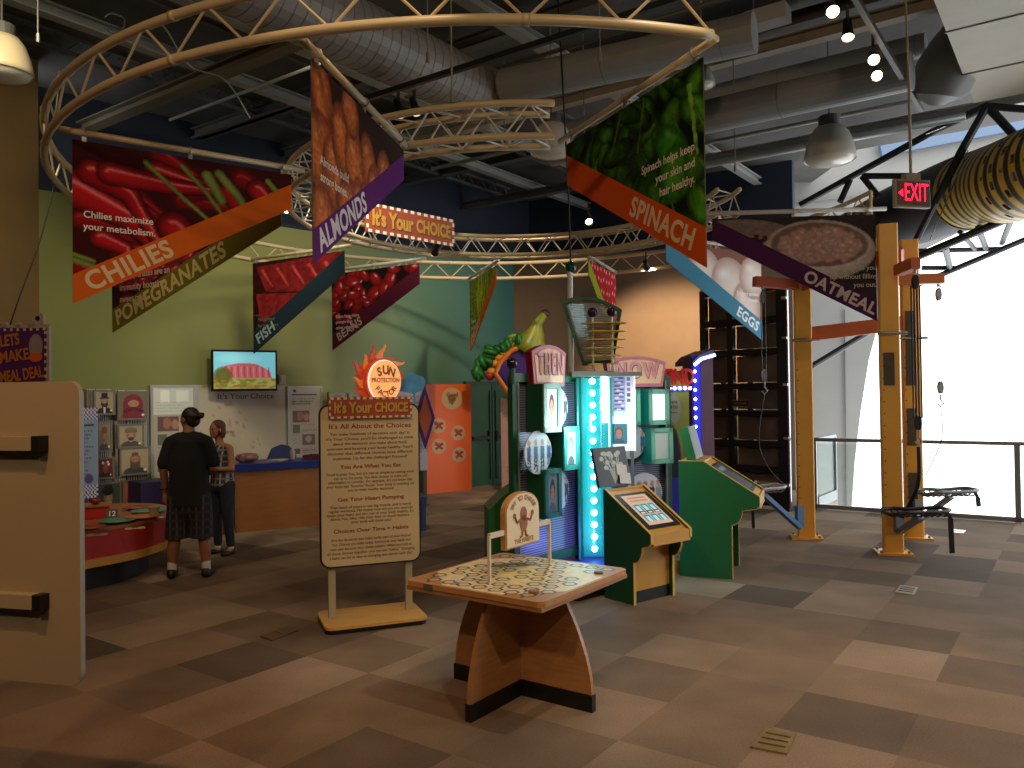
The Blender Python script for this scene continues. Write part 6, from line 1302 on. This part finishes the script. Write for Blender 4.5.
mb = MB().use(black); mb.tube([(-.252+.034*math.cos(a), .035+.034*math.sin(a), .9) for a in [2*PI*k/12 for k in range(12)]], .008, 6, closed=True); mb.build('wristband', t)
# standing woman facing the room
WPt = G(223, 554); t = thing('person', 'person with short reddish hair in sleeveless plaid top and jeans, arms folded', 'person', (WPt.x, WPt.y, 0), math.radians(152))
HC = (.05, .03, 1.445); skin2 = mat('fair_skin', 'a06a4c', .5)
b = Blob(); b.limb([(0, 0, .82), (0, .0, .98), (.02, .0, 1.12), (.03, 0, 1.2)], [.125, .1, .105, .095]); b.limb([(-.11, 0, 1.23), (.03, 0, 1.24), (.17, 0, 1.22)], [.045, .065, .045]); b.limb([(.03, 0, 1.24), (.045, .01, 1.36)], [.055, .045]); head(b, HC, math.radians(-8), .93)
for s in (-1, 1): b.limb([(s*.08, 0, .82), (s*.09, .01, .47), (s*.1, -.02, .26), (s*.105, -.02, .08)], [.08, .055, .05, .032]); b.limb([(s*.105, -.02, .05), (s*.12, .09, .03)], [.034, .026])
b.limb([(-.13, .0, 1.22), (-.19, .03, .99), (-.02, .17, 1.0)], [.04, .035, .022]); hand(b, (-.02, .17, 1.0), (1, .1, .1), (0, .2, 1), .5)
b.limb([(.18, .0, 1.21), (.21, .04, .98), (.05, .2, .96)], [.04, .035, .022]); hand(b, (.05, .2, .96), (-1, .05, .1), (0, .2, 1), .5)
b.make('body', t, skin2, .008); eyes(t, HC, math.radians(-8), .93)
MH = T(*HC) @ RZ(math.radians(-8)); b = Blob(); b.add(*_ell((.082, .088, .08)), MH @ T(0, -.018, .036)); b.add(*_ell((.078, .05, .09)), MH @ T(0, -.05, -.03))
for s in (-1, 1): b.add(*_ell((.018, .035, .075)), MH @ T(s*.07, -.03, -.03))
b.make('hair', t, mat('auburn_hair', '5a2a18', .6), .008)
b = Blob(); b.M = Matrix.Diagonal((1, .85, 1, 1)); b.limb([(0, 0, .72), (0, 0, .82), (0, 0, .98), (.02, .01, 1.12), (.03, 0, 1.18)], [.15, .152, .14, .138, .12]); b.M = Matrix(); b.limb([(-.08, 0, 1.22), (.13, 0, 1.22)], [.058, .058]); b.make('plaid_top', t, plaid('pale_plaid', '3a3a40', 'a09c94', '7a7876', 6), .01, 5, .8)
b = Blob(); b.limb([(0, 0, .86), (0, 0, .8)], [.125, .13])
for s in (-1, 1): b.limb([(s*.075, 0, .8), (s*.09, .01, .47), (s*.102, -.02, .12)], [.095, .066, .048])
b.make('jeans', t, mat('dark_denim', '1c2430', .85, var=.15, scale=30), .01)
for s in (-1, 1): b = Blob(); b.limb([(s*.105, -.05, .03), (s*.112, .04, .028), (s*.125, .11, .026)], [.034, .038, .03]); b.make('shoe', t, mat('black_shoe', '0a0a0b'), .008); b = Blob(); b.limb([(s*.105, -.02, .1), (s*.105, -.02, .07)], [.036, .036]); b.make('sock', t, mat('white_sock', 'c8c0b4'), .008)
# ------------------------------------------------------------------ bell lamps and track spotlights
bell = mat('bell_shade_white', 'b4b4a8', .4); lens_m = mat('bell_lens', 'c8c4b4', .15, emit='fff0d8', es=.0)
def bell_lamp(label, P, r, zc=6.3, bm=bell):
    t = thing('bell_lamp', label, 'lamp', P, 0, 'bell lamps under the ceiling')
    mb = MB().use(bm); mb.lathe([(r*.4, r*1.35), (r*.55, r*1.3), (r*.74, r*1.05), (r*.9, r*.6), (r*.98, r*.2), (r, 0), (r*.97, 0), (r*.94, r*.2), (r*.86, r*.6), (r*.7, r*1.0), (r*.4, r*1.25)], n=36); mb.build('shade', t, smooth=True)
    mb = MB().use(lens_m); mb.lathe([(r*.95, .01), (r*.8, -r*.12), (r*.4, -r*.2), (0, -r*.22)], n=32); mb.build('lens', t, smooth=True)
    mb = MB().use(dsteel); mb.cyl((0, 0, r*1.3), (0, 0, r*1.75), r*.42, 16); mb.build('ballast_cap', t)
    mb = MB().use(rod_m); mb.cyl((0, 0, r*1.75), (0, 0, zc-P[2]), .01, 6); mb.build('hanging_rod', t)
bell_lamp('cream bell lamp hanging above the left end of the big ring', at(2, 74, 7.6), .27, bm=mat('bell_shade_cream', 'b8a888', .4))
bell_lamp('white bell lamp hanging clear between the grey ducts and the oatmeal banner', at(830, 160, 9.6), .30)
bell_lamp('bell lamp half hidden by the left edge of the spinach banner', at(552, 153, 9.2), .25)
bell_lamp('bell lamp peeping out past the upper edge of the spinach banner', at(702, 86, 8.6), .14)
can_m = mat('spot_can_black', '17150f', .45)
def spot(loc, tgt, e=100, col=(1, .72, .45), size=60, blend=.6, r=.05):
    l = bpy.data.lights.new('spot_light', 'SPOT'); l.energy = e; l.color = col; l.spot_size = math.radians(size); l.spot_blend = blend; l.shadow_soft_size = r
    o = bpy.data.objects.new('spot_light', l); COL.objects.link(o); o.location = loc; d = Vector(tgt)-Vector(loc); o.rotation_euler = d.to_track_quat('-Z', 'Y').to_euler(); return o
def can(label, P, tgt, e=60, size=45, col=(1, .72, .45), es=25, r=.05, blend=.6):
    P = Vector(P); d = (Vector(tgt)-P).normalized(); t = thing('track_spotlight', label, 'spotlight', P, 0, 'black track spotlights'); t.rotation_euler = d.to_track_quat('-Z', 'Y').to_euler()
    mb = MB().use(can_m); mb.lathe([(0, .2), (r*.7, .2), (r*.8, .1), (r, .02), (r*1.1, 0), (r*.95, -.0), (r*.9, .03), (0, .035)], n=20); mb.build('housing', t, smooth='auto')
    mb = MB().use(mat('spot_lens_glow', 'fff2d8', .4, emit='ffe2b8', es=es)); mb.lathe([(0, .02), (r*.92, .02)], n=20); mb.build('lens', t)
    inv = t.rotation_euler.to_matrix().inverted(); upv = inv @ Vector((0, 0, 1)); mb = MB().use(can_m); mb.bar((0, 0, .1), Vector((0, 0, .1))+upv*.2, .025, .02); mb.build('yoke', t)
    if e: spot(P+d*.03, tgt, e, col, size, blend, .05)
    return t
trk = lambda px, py, z, d_, t0, t1, nm, lb: (lambda a, b: tag((lambda mb: mb.build(nm))(MB().use(mat('track_black', '141311', .5)).bar(a, b, .045, .05)), lb, 'lighting track'))(*along(px, py, z, d_, t0, t1))
trk(440, 75, 4.78, B, -1.6, 3.0, 'lighting_track', 'black lighting track crossing behind the almond banner rod')
ta = G(893, 62, 4.9); trk(893, 62, 4.9, A, -2.6, 1.6, 'lighting_track', 'grey lighting track carrying four lit spotlights above the exit sign')
for (px, py), tg, e, lb in (((833, 12), (3.6, 6.5, 0), 0, 'lit spotlight farthest up the grey track'), ((848, 38), (2.0, 4.6, 0), 170, 'brightest lit spotlight, second down the grey track'), ((874, 60), (3, 8, 0), 0, 'lit spotlight third down the grey track'), ((877, 76), (2.5, 10, 0), 0, 'lowest lit spotlight of the grey track, nearest the exit sign pole')):
    can(lb, G(px, py, 4.72), tg if e else (1.2, 1.5, .5), e, 40, r=.05)
can('left one of two spotlights hung behind the top of the almond banner', at(400, 116, 8.0), (-.2, 6.5, .5), 0, es=18); can('right one of two spotlights hung behind the top of the almond banner', at(417, 113, 8.0), (.5, 6.0, .4), 0, es=18)
can('lit spotlight hanging above the kiosk tower behind the spinach banner', at(589, 222, 10.5), (1, 6.5, .5), 120, 50, es=40)
can('lit spotlight glowing at the right edge of the chilies banner', at(286, 210, 9.5), (-2, 5.0, .5), 60, 50, es=40)
can('tiny lit spotlight on the far ring above the brown wall', at(647, 268, 12.6), (3.1, 15.4, 2.6), 1100, 62, col=(1, .74, .42), es=25)
can('small lit spotlight under the hanging marquee sign', at(435, 253, 11.0), (-2, 14.5, 2.2), 40, 60, es=20)
for px, py, z0, lb in ((400, 116, 0, 'l'), (417, 113, 0, 'r'), (589, 222, 0, 'm')):
    pass
# ------------------------------------------------------------------ lights: unseen spots added near the ceiling for warm fill and pools
warm = (1, .70, .42); soft = (1, .80, .58)
def pt(loc, e, col=soft, r=.4):
    l = bpy.data.lights.new('kiosk_glow_light', 'POINT'); l.energy = e; l.color = col; l.shadow_soft_size = r; o = bpy.data.objects.new('kiosk_glow_light', l); COL.objects.link(o); o.location = loc  # added point light without a fitting, for the glow around the kiosk
spot((-2.5, -1.5, 5.6), (-1.8, 5.5, 2.6), 340, warm, 95, .8, .12)
spot((2.6, -1.5, 5.6), (1.5, 6, 2.6), 350, warm, 95, .8, .12)
spot((-1.5, .8, 5.6), (-1.9, 4.0, 0), 420, (1, .5, .22), 34, 1, .05)
spot((-3.5, 1.0, 5.6), (-2.6, 6.0, 0), 160, (1, .5, .25), 70, 1, .1)
spot((1.2, 1.0, 5.6), (2.05, 4.6, 0), 330, (1, .6, .3), 36, .9, .05)
spot((-.6, 3.2, 5.4), (-1.1, 6.4, 1.0), 120, warm, 38, .7, .05)
spot((1.5, 3.6, 5.4), (.1, 4.85, .7), 190, (1, .86, .62), 30, .7, .05)
spot((-4.2, 5.5, 5.5), (-5.3, 11, 2.2), 480, (1, .88, .6), 85, .8, .45)
spot((-1.8, 8.5, 5.5), (-3.0, 13.6, 1.8), 500, (1, .9, .66), 90, .8, .45)
spot((-2.5, 6.5, 5.4), (-3.5, 9.5, .6), 90, warm, 60, .8, .1)
spot((1.8, 2.0, 5.5), (1.8, 6.5, 0), 150, (1, .76, .55), 70, .9, .1)
spot((.8, 11.0, 5.5), (-1.0, 15.5, 1.2), 480, soft, 70, .8, .1)  # added to brighten the orange panel and the green doors
spot((2.2, 4.8, 5.2), (1.0, 7.6, 1.0), 130, (1, .92, .84), 50, .8, .1)
pt((.75, 7.6, .35), 6, (.25, .3, 1), .08)
pt((.62, 7.55, 1.5), 14, (.55, .98, 1), .08)
pt((1.35, 7.9, 1.7), 9, (.75, .95, 1), .08)
